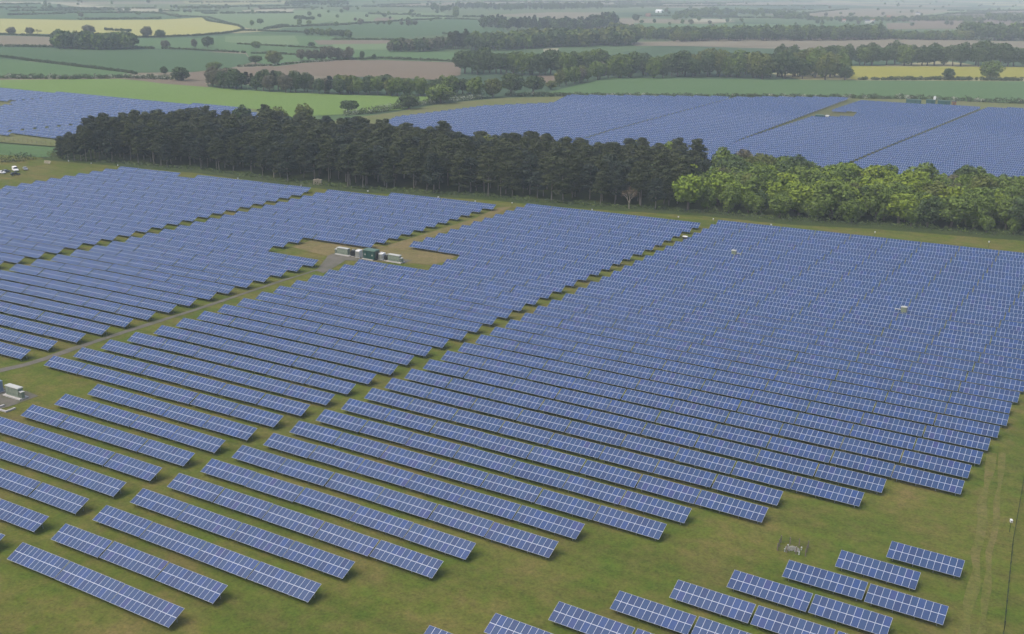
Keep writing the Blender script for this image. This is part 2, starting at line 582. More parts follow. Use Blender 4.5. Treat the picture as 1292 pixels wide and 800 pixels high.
for x0, x1, wd, cv in ((1234, 1265, .9, 1), (1214, 1250, 1.3, -1)):
    pa = [np.array(G(x0 + (x1 - x0) * k / 12 + cv * math.sin(k * .9), 830 - (830 - 575) * k / 12)) for k in range(13)]
    nrm = [np.array([-(b - a)[1], (b - a)[0]]) / np.linalg.norm(b - a) for a, b in zip(pa[:-1], pa[1:])]
    nrm.append(nrm[-1])
    lf = [tuple(p + n * wd * (.55 + .3 * math.sin(k * 2.3))) for k, (p, n) in enumerate(zip(pa, nrm))]
    rf = [tuple(p - n * wd * (.55 + .3 * math.sin(k * 1.7 + 1))) for k, (p, n) in enumerate(zip(pa, nrm))]
    sheet('wheel_track', lf + rf[::-1], 'worn', True, GZ + .006)
sheet('gravel_pad', [(414, 325), (432, 318), (470, 322), (520, 331), (511, 334.5), (470, 331), (436, 331), (420, 341), (408, 347), (399, 344)], 'gravel', False, GZ + .024)
sheet('gravel_pad', [(-40, 497), (0, 492), (34, 497), (49, 503), (20, 514), (-40, 532)], 'gravel', False, GZ + .024)


# ------------------------------------------------------------------ solar tables
TH = 0.43138
CT, ST = math.cos(TH), math.sin(TH)
SL, ZL = 3.337, 0.80
Y0 = -SL * CT / 2


def TP(x, s, n):
    """a point of the tilted plane: x along the table, s up the slope, n off its surface"""
    return (x, Y0 + s * CT - n * ST, ZL + s * ST + n * CT)


def tbox(b, x0, x1, s0, s1, n0, n1, mat=0):
    v = [TP(x, s, n) for n in (n0, n1) for (x, s) in ((x0, s0), (x1, s0), (x1, s1), (x0, s1))]
    b.add(v, [(3, 2, 1, 0), (4, 5, 6, 7), (0, 1, 5, 4), (1, 2, 6, 5), (2, 3, 7, 6), (3, 0, 4, 7)], mat)


MW, ML, FR = .988, 1.650, .025
S1 = SL - ML


def module_mesh():
    """one module about its own centre, lying in the table's plane (tilt is in the object's rotation)"""
    b = MB()
    hx, hy = MW / 2, ML / 2
    b.box(-hx, hx, -hy, hy, -.035, -.004, 1)
    for x0, x1, y0, y1 in ((-hx, hx, -hy, -hy + FR), (-hx, hx, hy - FR, hy), (-hx, -hx + FR, -hy + FR, hy - FR), (hx - FR, hx, -hy + FR, hy - FR)):
        b.box(x0, x1, y0, y1, -.002, .004, 1)
    b.add([(-hx + FR, -hy + FR, 0), (hx - FR, -hy + FR, 0), (hx - FR, hy - FR, 0), (-hx + FR, hy - FR, 0)], [(0, 1, 2, 3)], 0)
    return b.mesh('solar_panel', [M['glass'], M['alu']])


MODULE = module_mesh()


def legx(n):
    h = n / 2 - .9
    return [-h, -h / 3, h / 3, h]


def frame_builder(n, legs):
    b = MB()
    w = n / 2 - .05
    for s in (.38, 1.28, 1.67, 2.05, 2.95):
        tbox(b, -w, w, s - .03, s + .03, -.10, -.04)
    tbox(b, -w - .03, w + .03, ML + .004, S1 - .004, -.035, -.001, 1)      # bright joint rail between the two rows
    for x in legx(n):
        tbox(b, x - .03, x + .03, .1, SL - .1, -.19, -.10)
        b.tube(TP(x, 1.2, -.15), (x, Y0 + 2.45 * CT, .5), .025, .025, 4)
    if legs:
        for x in legx(n):
            for s in LEGS:
                b.box(x - .045, x + .045, Y0 + s * CT - .03, Y0 + s * CT + .03, 0, ZL + s * ST - .2, 0)
    return b


LEGS = (.75, 2.55)
FRAME = {n: frame_builder(n, False).mesh('support_frame', [M['galv'], M['alu']]) for n in (11, 12)}
FRAME_LEGS = {n: frame_builder(n, True).mesh('support_frame', [M['galv'], M['alu']]) for n in (11, 12)}
LEGM = []
for s in LEGS:
    b = MB()
    h = ZL + s * ST - .2
    b.box(-.045, .045, -.03, .03, 0, h)
    b.box(-.07, .07, -.05, .05, h - .12, h - .003)
    LEGM.append((s, b.mesh('leg', M['galv'])))


def array_quads(n):
    """all modules of a table as flat glass on a bright frame plate: quads (m,4,3) and material index 0 glass 1 alu 2 back"""
    Q, I = [], []
    for k in range(n):
        xc = -n / 2 + .5 + k
        for s0 in (0.0, S1):
            Q.append([TP(xc - MW / 2 + FR, s0 + FR, 0), TP(xc + MW / 2 - FR, s0 + FR, 0), TP(xc + MW / 2 - FR, s0 + ML - FR, 0), TP(xc - MW / 2 + FR, s0 + ML - FR, 0)])
            I.append(0)
    h = n / 2 - .006
    a = [TP(-h, 0, -.006), TP(h, 0, -.006), TP(h, SL, -.006), TP(-h, SL, -.006)]
    c = [TP(-h, 0, -.04), TP(h, 0, -.04), TP(h, SL, -.04), TP(-h, SL, -.04)]
    Q.append(a)
    I.append(1)
    Q.append([c[3], c[2], c[1], c[0]])
    I.append(2)
    for i in range(4):
        j = (i + 1) % 4
        Q.append([c[i], c[j], a[j], a[i]])
        I.append(1)
    return np.array(Q, float), np.array(I)


AQ, ARRAY, LQ = {}, {}, {}
for n in (11, 12):
    q_, i_ = array_quads(n)
    AQ[n] = (q_, i_)
    ARRAY[n] = [quads_mesh('panel_array', q_, [M['glass_array'], M['alu'], M['back']], i_, np.where(i_ == 0, rng.random(len(i_)), .5)) for k in range(6)]
    l_ = []
    for x in legx(n):
        for s in LEGS:
            y, t, r = Y0 + s * CT, ZL + s * ST - .04, .05
            for dx, dy in ((1, 0), (0, 1)):
                l_.append([(x - r * dx, y - r * dy, 0), (x + r * dx, y + r * dy, 0), (x + r * dx, y + r * dy, t), (x - r * dx, y - r * dy, t)])
    LQ[n] = np.array(l_, float)

TABLES = []                                               # (x, y, rz, modules, block, row, number)
YC = SL * CT / 2


def put(u0, n, r, block, k):
    a = np.array(GRID(u0, r * PITCH))
    c = np.array(GRID(u0 + n, r * PITCH))
    d = c - a
    m = (a + c) / 2
    TABLES.append((m[0], m[1] + YC, math.atan2(d[1], d[0]), n, block, r, k))


def run(r, block, left, total, n, back=False, first=1):
    """n tables filling the stretch from left; numbered from the left, or from the far end when back"""
    big = max(0, min(n, round(total - 11.26 * n + .26)))
    cols = [12 if (k + 1) * big // n > k * big // n else 11 for k in range(n)]
    gap = (total - sum(cols)) / max(1, n - 1)
    gap = min(.24, max(.12, gap))
    u = left
    for k in range(n):
        put(u, cols[k], r, block, first + (n - 1 - k if back else k))
        u += cols[k] + gap


NB = [3, 3, 4, 4, 5, 5, 6, 6, 7, 7, 8, 8, 9, 9] + [10] * 25
for r in range(39):
    run(r, 'lawn', LANE[r], LAWN_LEN[r] if r < len(LAWN_LEN) else 120.8, NB[r])
for r in range(0, 38):
    right = LANE[r] - 3.9
    if r in (5, 6, 7, 24, 25, 26):
        run(r, 'mid', right - 46.1, 46.1, 4, True)
    else:
        left = {8: -69.5, 9: -68.8, 10: -68.0, 11: -67.5}.get(r, -66.4) if r > 7 else right - 68.5
        run(r, 'mid', left, right - left, 6, True)
for r in range(8, 37):
    right = {8: -77.4, 9: -77.0, 10: -76.5, 11: -76.2}.get(r, -75.5 if r < 30 else -74.5)
    n, first = 6, 1
    if r in (23, 24, 25):
        n, first, right = 4, 3, -98.2
    left = -149.6
    if r == 36:
        n, left = 4, right - 49.5
    run(r, 'track', left, right - left, n, True, first)
for r in range(11, 36):
    left, n = -265.0, 9
    if r == 35:
        run(r, 'far', -219.0, 65.2, 5, True)
        run(r, 'far', -264.0, 36.0, 3, True, 6)
        continue
    run(r, 'far', left, 111.2, n, True)
for r, cols in {10: (11,), 9: (12,), 8: (12, 11), 7: (12, 11), 6: (12, 11, 11), 5: (12, 11, 11), 4: (12, 11, 11), 3: (12, 11, 11), 2: (12, 11, 11), 1: (12, 11, 11)}.items():
    u = 66.7 + 6.15 * (r - 2)
    for k, n in enumerate(cols):
        put(u, n, r, 'corner', k + 1)
        u += n + .38

TABLES = [t for t in TABLES if -260 < PX(t[0], t[1], 1)[0] < 1552 and PX(t[0], t[1], 1)[1] < 1000]


def seen(t):
    x, y = PX(t[0], t[1], 1.2)
    return -30 < x < 1322 and y < 818


near = sorted([t for t in TABLES if seen(t)], key=lambda t: (t[0] - CAM[0]) ** 2 + (t[1] - CAM[1]) ** 2)
solo = near[:300]
_solo = set(id(t) for t in solo)
rest = [t for t in TABLES if id(t) not in _solo]
PHR = {'lawn': 'from the grass lane, {} row back on the lawn side',
       'mid': 'from the grass lane, {} row back on the gravel track side',
       'corner': 'along the {} row of the small fenced corner block',
       'track': 'from the gravel track, {} row back beyond the track'}
GRP = {'lawn': 'solar tables of the block bordering the open lawn', 'mid': 'solar tables between the grass lane and the gravel track',
       'corner': 'solar tables of the small corner block', 'track': 'solar tables beyond the gravel track', 'far': 'solar tables beyond the second lane'}


def table_tag(o, t):
    b, r, k = t[4:7]
    row = r + 1 if b in ('lawn', 'mid') else (r - 7 if b == 'track' else 11 - r)
    tag(o, 'blue solar table ' + ordinal(k) + ' ' + PHR[b].format(ordinal(row)), 'solar table', GRP[b])


FULL = {}
for n in (12, 11):
    full = empty('solar_table', (0, 0, 0))
    for k in range(n):
        for s0 in (0.0, S1):
            o = link('solar_panel', MODULE, full)
            o.location = TP(-n / 2 + .5 + k, s0 + ML / 2, 0)
            o.rotation_euler = (TH, 0, 0)
    link('support_frame', FRAME[n], full)
    for s, lm in LEGM:
        for x in legx(n):
            o = link('leg', lm, full)
            o.location = (x, Y0 + s * CT, 0)
    FULL[n] = [full, False]
for i, t in enumerate(solo):
    n = t[3]
    if i < 100:
        o = FULL[n][0] if not FULL[n][1] else dup(FULL[n][0])
        FULL[n][1] = True
    else:
        o = empty('solar_table', (0, 0, 0))
        link('panel_array', ARRAY[n][rnd.randrange(6)], o)
        link('support_frame', FRAME_LEGS[n], o)
    o.location = (t[0] + rnd.gauss(0, .03), t[1] + rnd.gauss(0, .05), GZ)
    o.rotation_euler = (rnd.gauss(0, .007), rnd.gauss(0, .003), t[2] + rnd.gauss(0, .0012))
    table_tag(o, t)

# the far fields keep their own survey: same rows, clipped to the field's outline


def inside(poly, x, y):
    c = False
    j = len(poly) - 1
    for i in range(len(poly)):
        xi, yi = poly[i]
        xj, yj = poly[j]
        if (yi > y) != (yj > y) and x < (xj - xi) * (y - yi) / (yj - yi) + xi:
            c = not c
        j = i
    return c


def field_rows(px_poly, skip=(), rz=0.0, lanes=(), z=.5, lane_w=2.6):
    """rows across the outline, each packed with tables from edge to edge"""
    poly = [G(x, y) for x, y in px_poly]
    holes = [[G(x, y) for x, y in h] for h in skip]
    ca, sa = math.cos(rz), math.sin(rz)

    def cuts(line, v, closed=True):
        us = []
        n = len(line)
        for i in range(n if closed else n - 1):
            (x0, y0), (x1, y1) = line[i], line[(i + 1) % n]
            v0, v1 = -sa * x0 + ca * y0, -sa * x1 + ca * y1
            if (v0 > v) != (v1 > v):
                t = (v - v0) / (v1 - v0)
                us.append(ca * x0 + sa * y0 + t * (ca * (x1 - x0) + sa * (y1 - y0)))
        return sorted(us)
    vs = [-sa * x + ca * y for x, y in poly]
    out = []
    v = min(vs) + 1.5
    while v < max(vs):
        c = cuts(poly, v)
        spans = [(c[i], c[i + 1]) for i in range(0, len(c) - 1, 2)]
        for ln in lanes:
            for u in cuts(ln, v, False):
                spans = [q for a, b in spans for q in ([(a, u - lane_w / 2), (u + lane_w / 2, b)] if a < u < b else [(a, b)])]
        for h in holes:
            hc = cuts(h, v)
            if len(hc) >= 2:
                spans = [q for a, b in spans for q in ([(a, hc[0]), (hc[-1], b)] if a < hc[0] and hc[-1] < b else [(a, min(b, hc[0]))] if a < hc[0] < b else
                                                       [(max(a, hc[-1]), b)] if a < hc[-1] < b else [(a, b)])]
        for a, b in spans:
            n = int((b - a) / 11.7 + .4)
            for k in range(n):
                p = (b - a) / n
                u = a + p * (k + .5)
                out.append((ca * u - sa * v, sa * u + ca * v, rz, (p - .35) / 11, z))
        v += PITCH
    return out


FAR = []
RZ = R(0.0)
FAR += field_rows([(470, 165), (499, 151.5), (555, 144.5), (608, 137.5), (660, 135), (697, 133.5), (716, 123.5), (880, 125), (1073, 126.5), (935, 179), (905, 196), (640, 182)], rz=RZ,
                  lanes=[[G(940, 122), G(768, 169), G(740, 178)]])
FAR += field_rows([(1087, 129.8), (1140, 134), (1190, 136), (1238, 139), (1097, 197.5), (1050, 218), (880, 205), (937, 180)], rz=RZ, skip=[[(1020, 145), (1082, 143.5), (1076, 151), (1016, 151.5)]])
FAR += field_rows([(1246, 139), (1292, 141), (1400, 147), (1440, 245), (1000, 245), (1104, 197.5)], rz=RZ)
FAR += field_rows([(-140, 101), (0, 113.5), (110, 124), (230, 134.2), (300, 138), (330, 150), (200, 168), (70, 179.5), (0, 172), (-150, 160)], rz=RZ,
                  skip=[[(-20, 130.5), (12, 130), (16, 136), (-20, 138)]], lanes=[[G(62, 126), G(-30, 136)], [G(90, 161.5), G(-20, 173)]])
RQ, RI, RT = [], [], []


def bake(x, y, z, rz, n, sc=1.0):
    ca, sa = math.cos(rz), math.sin(rz)
    Q = np.concatenate([AQ[n][0], LQ[n]])
    X = Q[..., 0] * sc
    P = np.stack([x + ca * X - sa * Q[..., 1], y + sa * X + ca * Q[..., 1], z + Q[..., 2]], -1)
    RQ.append(P)
    RI.append(np.concatenate([AQ[n][1], np.full(len(LQ[n]), 3)]))
    RT.append(rng.random(len(Q)))


for t in rest:
    bake(t[0], t[1] + rnd.gauss(0, .05), GZ + rnd.gauss(0, .03), t[2] + rnd.gauss(0, .001), t[3])
for t in FAR:
    bake(t[0], t[1], t[4], t[2], 11, t[3])
me = quads_mesh('solar_tables_beyond', np.concatenate(RQ), [M['glass_array'], M['alu'], M['back'], M['galv']], np.concatenate(RI), np.concatenate(RT))
tag(link('solar_tables_beyond', me), 'dense blue rows of solar tables filling the fields in front of and behind the wood', 'solar tables', 'solar tables in the distance', 'stuff')
print('TABLES', len(TABLES), 'solo', len(solo), 'rest', len(rest), 'far', len(FAR), 'solo blocks', {b: sum(1 for t in solo if t[4] == b) for b in PHR})

# ------------------------------------------------------------------ trees


def leaf_quads(centres, normals, size, r):
    """square leaf clumps at the centres, facing roughly along the normals"""
    n = len(centres)
    nn = normals + r.normal(0, .55, (n, 3))
    nn /= np.linalg.norm(nn, axis=1, keepdims=True) + 1e-9
    a = np.cross(nn, r.normal(0, 1, (n, 3)))
    a /= np.linalg.norm(a, axis=1, keepdims=True) + 1e-9
    b = np.cross(nn, a)
    s = (size * r.uniform(.55, 1.25, n))[:, None]
    s2 = s * r.uniform(.6, 1.0, (n, 1))
    c = centres
    return np.stack([c - a * s, c - b * s2, c + a * s, c + b * s2], 1)


def lobes_quads(lobes, per, size, r):
    Q = []
    for (cx, cy, cz, rx, ry, rz) in lobes:
        n = max(8, int(per * (rx * ry * rz) ** (1 / 1.6)))
        d = r.normal(0, 1, (n, 3))
        d /= np.linalg.norm(d, axis=1, keepdims=True)
        rad = r.uniform(.55, 1.05, (n, 1)) ** .6
        p = d * rad * np.array([rx, ry, rz]) + np.array([cx, cy, cz])
        p[:, 2] = np.maximum(p[:, 2], .15)
        Q.append(leaf_quads(p, d, size, r))
    return np.concatenate(Q)


def decid(seed, H=12.0, W=9.0, low=.18, per=46, size=.42, lob=17):
    r = np.random.default_rng(seed)
    tb = MB()
    top = np.array([r.normal(0, .3), r.normal(0, .3), H * .62])
    tb.tube((0, 0, -.2), top * .45, .034 * H, .024 * H, 7)
    tb.tube(top * .45, top, .024 * H, .008 * H, 6)
    lobes = []
    hz = H * (1 - low) / 2
    cz = H * low + hz
    for k in range(lob):
        t = (k + .5) / lob
        ph = k * 2.399 + r.uniform(-.5, .5)
        zz = 1 - 2 * t
        rr = math.sqrt(max(0, 1 - zz * zz))
        f = r.uniform(.52, .72)
        sz = r.uniform(.30, .46)
        c = np.array([math.cos(ph) * rr * f * W / 2, math.sin(ph) * rr * f * W / 2, cz + zz * f * hz * .98])
        lobes.append((*c, sz * W / 2 * r.uniform(.85, 1.2), sz * W / 2 * r.uniform(.85, 1.2), sz * hz * r.uniform(.75, 1.05)))
        if k % 2 == 0:
            tb.tube(top * r.uniform(.4, .8), c, .010 * H, .003 * H, 5)
    lobes.append((0, 0, cz, W * .26, W * .26, hz * .5))
    return tb, lobes_quads(lobes, per, size, r), r


def pine(seed, H=17.0, low=.30):
    r = np.random.default_rng(seed)
    tb = MB()
    lean = np.array([r.normal(0, .5), r.normal(0, .5), 0])
    tb.tube((0, 0, -.2), lean * .5 + (0, 0, H * .5), .20, .14, 7)
    tb.tube(lean * .5 + (0, 0, H * .5), lean + (0, 0, H * .95), .14, .04, 6)
    lobes = []
    n = 27
    for k in range(n):
        t = (k + r.uniform(0, .8)) / n
        z = H * (low + (1 - low) * t * .93)
        rad = (3.3 * (1 - t ** 2.2) ** .7 + .5) * r.uniform(.55, 1.12)
        ph = k * 2.399 + r.uniform(-.7, .7)
        c = np.array([math.cos(ph) * rad * .62, math.sin(ph) * rad * .62, z]) + lean * (z / H)
        sz = r.uniform(1.15, 1.95) * (1 - .25 * t)
        lobes.append((*c, sz * r.uniform(.9, 1.25), sz * r.uniform(.9, 1.25), sz * r.uniform(.42, .66)))
        tb.tube(lean * (z / H) + (0, 0, z - .4), c, .06, .02, 4)
    return tb, lobes_quads(lobes, 130, .27, r), r


def bare(seed, H=12.0, W=8.0):
    """leafless crown: forked limbs and a thin veil of buds"""
    r = np.random.default_rng(seed)
    tb = MB()
    tips = []

    def grow(p, d, ln, rad, lev):
        q = p + d * ln
        tb.tube(p, q, rad, rad * .62, 5)
        if lev == 0:
            tips.append(q)
            return
        for _ in range(3):
            e = d + r.normal(0, .48, 3)
            e[2] = abs(e[2]) * .9 + .1
            e /= np.linalg.norm(e)
            grow(q, e, ln * r.uniform(.62, .85), rad * .58, lev - 1)
    grow(np.array([0, 0, -.2]), np.array([r.normal(0, .05), r.normal(0, .05), 1.0]), H * .27, .022 * H, 4)
    tips = np.array(tips)
    P = np.repeat(tips, 10, 0) + r.normal(0, .55, (len(tips) * 10, 3))
    P = P[P[:, 2] > 1]
    return tb, leaf_quads(P, r.normal(0, 1, (len(P), 3)), .20, r), r


def make_tree(kind, seed, leaf, bark, **kw):
    tb, Q, r = kind(seed, **kw)
    tm = tb.mesh('trunk', bark)
    cm = quads_mesh('crown', Q, leaf, None, r.random(len(Q)))
    return tm, cm, Q


PINES = [make_tree(pine, 20 + k, M['pine'] if k % 3 else M['pine2'], M['bark_pine'], H=17.0 + (k % 3 - 1) * 1.2, low=(.34, .22, .42, .28, .16, .36)[k % 6]) for k in range(6)]
KINDS = {}
for nm, lf, base in (('bright', 'leaf_bright', 100), ('mid', 'leaf_mid', 110), ('dark', 'leaf_dark', 120), ('olive', 'leaf_olive', 130), ('budding', 'leaf_grey', 140)):
    KINDS[nm] = [make_tree(decid, base + k, M[lf], M['bark'], H=12, W=9 + k * .6, low=(.03, .07, .12)[k]) for k in range(3)]
KINDS['bare'] = [make_tree(bare, 150 + k, M['leaf_grey'], M['bark']) for k in range(2)]
KINDS['dead'] = [make_tree(bare, 160, M['copper'], M['bark_pale'])]
KINDS['pine'] = PINES
NAT = {'pine': 17.0}


def tree(name, kind, x, y, H, wide=1.0, label=None, group=None, z=0.0, cat='tree', var=None):
    tm, cm, _ = KINDS[kind][rnd.randrange(len(KINDS[kind])) if var is None else var]
    o = empty(name, (x, y, z), rnd.uniform(0, 6.283))
    s = H / NAT.get(kind, 12.0)
    o.scale = (s * wide, s * wide, s)
    link('trunk', tm, o)
    link('crown', cm, o)
    return tag(o, label, cat, group)


def scatter(poly, sp, jit=.42, seed=1):
    r = random.Random(seed)
    xs, ys = [p[0] for p in poly], [p[1] for p in poly]
    out = []
    j = 0
    y = min(ys)
    while y < max(ys):
        x = min(xs) + (sp / 2 if j % 2 else 0)
        while x < max(xs):
            a, b = x + r.uniform(-jit, jit) * sp, y + r.uniform(-jit, jit) * sp
            if inside(poly, a, b):
                out.append((a, b))
            x += sp
        y += sp * .87
        j += 1
    return out


def bake_trees(name, items, label, cat, group=None):
    """items: (kind, x, y, H, wide); one stuff object"""
    Q, I, T = [], [], []
    mats, tb = [], MB()
    for kind, x, y, H, wide in items:
        tm, cm, q = KINDS[kind][rnd.randrange(len(KINDS[kind]))]
        m = cm.materials[0]
        if m not in mats:
            mats.append(m)
        s = H / NAT.get(kind, 12.0)
        a = rnd.uniform(0, 6.283)
        ca, sa = math.cos(a), math.sin(a)
        far = math.hypot(x - CAM[0], y - CAM[1])
        if far > 600:                                     # fewer, larger clumps where a metre is about a pixel
            f = 3 if far < 1100 else 7
            q = q[rnd.randrange(f)::f]
            c = q.mean(1, keepdims=True)
            q = c + (q - c) * math.sqrt(f) * .95
        X, Y = q[..., 0] * s * wide, q[..., 1] * s * wide
        Q.append(np.stack([x + ca * X - sa * Y, y + sa * X + ca * Y, q[..., 2] * s], -1))
        I.append(np.full(len(q), mats.index(m)))
        T.append(np.clip(rng.random(len(q)) * .4 + rnd.random() * .6, 0, 1))
        tb.tube((x, y, 0), (x, y, H * .6), .03 * H, .01 * H, 4)
    mats.append(M['bark'])
    V = np.concatenate(tb.v).reshape(-1, 8, 3)
    TQ = np.concatenate([V[:, [k, (k + 1) % 4, 4 + (k + 1) % 4, 4 + k]] for k in range(4)])
    Q.append(TQ)
    I.append(np.full(len(TQ), len(mats) - 1))
    T.append(np.full(len(TQ), .5))
    return tag(link(name, quads_mesh(name, np.concatenate(Q), mats, np.concatenate(I), np.concatenate(T))), label, cat, group, 'stuff')


# pine wood
PW = [(x, y + 1.5) for x, y in FRONT[:11]] + [(-8, 308)]
PB = [(-30, 381), (-64, 383), (-99, 371), (-138, 363), (-178, 366), (-226, 369), (-268, 362), (-317, 345), (-338, 312), (-332, 268)]
pts = scatter(PW + PB, 7.6, .40, 3)


def front_depth(x, y):
    return min(math.hypot(x - a[0] - (b[0] - a[0]) * t, y - a[1] - (b[1] - a[1]) * t) for a, b in zip(PW[:-1], PW[1:]) for t in (0, .25, .5, .75, 1))


def pine_h(x, y):
    e = max(.5, min(1.0, .52 + .48 * (PX(x, y)[0] - 70) / 45))
    return 16.8 * e * rnd.choice((1, 1, 1, .86, .74)) * rnd.uniform(.9, 1.12)


pts.sort(key=lambda p: front_depth(*p))
mixd = {}
LAB_EDGE = {'mid': 'mid green broadleaf tree mixed among the last pines', 'bright': 'bright green broadleaf tree mixed among the last pines',
            'olive': 'olive broadleaf tree mixed among the last pines', 'dark': 'dark broadleaf tree mixed among the last pines'}
n_p = len(pts)
for i, (x, y) in enumerate(pts):
    px, py = PX(x, y, 15)
    d = front_depth(x, y)
    if x > -52 and rnd.random() < .34 * (x + 52) / 40:
        kd = rnd.choice(('mid', 'bright', 'olive', 'dark'))
        tree('broadleaf_tree', kd, x, y, rnd.uniform(11, 15), rnd.uniform(1.0, 1.3), LAB_EDGE[kd], 'broadleaf trees among the last pines: ' + kd, GZ)
    elif i < 285:
        if d < 10:
            lb, gp = 'dark pine with bare lower trunk on the front edge of the pine wood', 'pines along the front edge of the wood'
        else:
            lb, gp = 'dark green pine inside the dense pine wood behind the solar rows', 'pines inside the dense wood'
        tree('pine_tree', 'pine', x, y, pine_h(x, y), rnd.uniform(1.2, 1.65), lb, gp, GZ)
    else:
        mixd.setdefault('rest', []).append(('pine', x, y, pine_h(x, y), rnd.uniform(1.2, 1.65)))
bake_trees('pine_wood', mixd['rest'], 'dark mass of pines along the far side of the pine wood', 'pines')
print('PINES', n_p)
# bright trees among the pines
for x, y, h, k, lb in ((846, 178, 13.5, 'bright', 'bright lime green tree topping the pines beside the far solar field'), (874, 206, 14, 'bright', 'lime green tree at the pines near the broadleaf wood'),
                       (800, 176, 15, 'olive', 'pale olive tree standing above the back edge of the pines'), (758, 198, 15.5, 'olive', 'small yellowish tree buried among dark pines'),
                       (688, 168, 15, 'budding', 'pale leafless looking tree at the back edge of the pines'), (620, 172, 15.5, 'olive', 'olive green tree rising between dark pines at the back'),
                       (303, 131, 17, 'dark', 'round dark green broadleaf tree rising behind the pine wood'), (350, 134, 16, 'olive', 'broad olive brown tree rising behind the pine wood'),
                       (383, 130, 18, 'olive', 'tallest olive tree rising behind the pine wood'), (896, 215, 14.5, 'mid', 'rounded mid green tree where pines meet broadleaf trees'),
                       (940, 186, 14, 'budding', 'grey brown budding tree topping the edge of the broadleaf wood')):
    gx, gy = G(x, y, h)
    tree('broadleaf_tree', k, gx, gy, h * 1.02, 1.0, lb)
gx, gy = G(795, 263, GZ)
tree('dead_tree', 'dead', gx, gy - 1, 9.5, .8, 'pale bare tree with rusty twigs in front of the dark pines', None, GZ)

for x, y, h in ((76, 204, 8.5), (83, 204.5, 10), (91, 205, 12), (99, 205, 13.5), (106, 206, 15)):
    gx, gy = G(x, y)
    tree('pine_tree', 'pine', gx, gy + 1.5, h, 1.25, 'pine at the low end of the wood stepping down to the parked cars', 'pines at the low end of the wood', GZ)

# broadleaf wood
DW = [(-7, 309)] + [(x, y + 2) for x, y in FRONT[11:16]] + [(165, 347), (165, 424), (103, 412), (72, 401), (38, 396), (6, 396), (-26, 388)]
dp = scatter(DW, 7.6, .38, 5)
dp.sort(key=lambda p: p[1])
LAB = {'bright': 'bright yellow green tree in fresh leaf in the broadleaf wood', 'mid': 'mid green leafy tree in the broadleaf wood',
       'dark': 'darker green rounded tree in the broadleaf wood', 'olive': 'olive green tree in the broadleaf wood',
       'budding': 'greyish budding tree in the broadleaf wood', 'bare': 'bare twiggy tree in the broadleaf wood'}
for i, (x, y) in enumerate(dp):
    q = rnd.random()
    k = 'bright' if q < .28 else 'mid' if q < .72 else 'olive' if q < .82 else 'dark' if q < .95 else 'budding' if q < .98 else 'bare'
    if y < 318 + x * .21:
        k = 'mid' if q < .6 else 'dark'
    h = 12.0 * rnd.choice((.8, 1, 1, 1.18)) * rnd.uniform(.85, 1.1) * (.78 if y < 315 + x * .21 else 1)
    tree('broadleaf_tree', k, x, y, h, rnd.uniform(.92, 1.4), LAB[k], 'trees of the broadleaf wood: ' + k, GZ)
print('DECID', len(dp))


# hedges: clumps along a line


def hedge(px, h, wid, label, leaf='hedge', blossom=0.0, gaps=0.0, seed=1):
    r = np.random.default_rng(seed)
    P = [np.array(G(x, y)) for x, y in px]
    C = []
    far = np.mean([math.hypot(p[0] - CAM[0], p[1] - CAM[1]) for p in P])
    size = max(.35, .75 * far / FPX)
    for a, b in zip(P[:-1], P[1:]):
        L = np.linalg.norm(b - a)
        st = max(1.6, wid * .55)
        for k in range(int(L / st) + 1):
            if r.random() < gaps:
                continue
            c = a + (b - a) * ((k + r.uniform(-.3, .3)) * st / L)
            hh = h * r.uniform(.65, 1.25)
            C.append((c[0] + r.normal(0, .3), c[1] + r.normal(0, .3), hh * .48, wid * r.uniform(.5, .75), wid * r.uniform(.5, .75), hh * .52))
    Q, I = [], []
    for cx, cy, cz, rx, ry, rz in C:
        n = int(min(120, max(14, 5.0 * (rx * ry + rx * rz) / (size * size))))
        d = r.normal(0, 1, (n, 3))
        d /= np.linalg.norm(d, axis=1, keepdims=True)
        p = d * r.uniform(.6, 1.05, (n, 1)) * np.array([rx, ry, rz]) + np.array([cx, cy, cz])
        p[:, 2] = np.maximum(p[:, 2], .1)
        Q.append(leaf_quads(p, d, size * .8, r))
        bl = r.random() < blossom
        I.append((r.random(n) < (.65 if bl else .02 * (blossom > 0))).astype(int))
    Q, I = np.concatenate(Q), np.concatenate(I)
    return tag(link('hedge', quads_mesh('hedge', Q, [M[leaf], M['blossom']], I, r.random(len(Q)))), label, 'hedge')


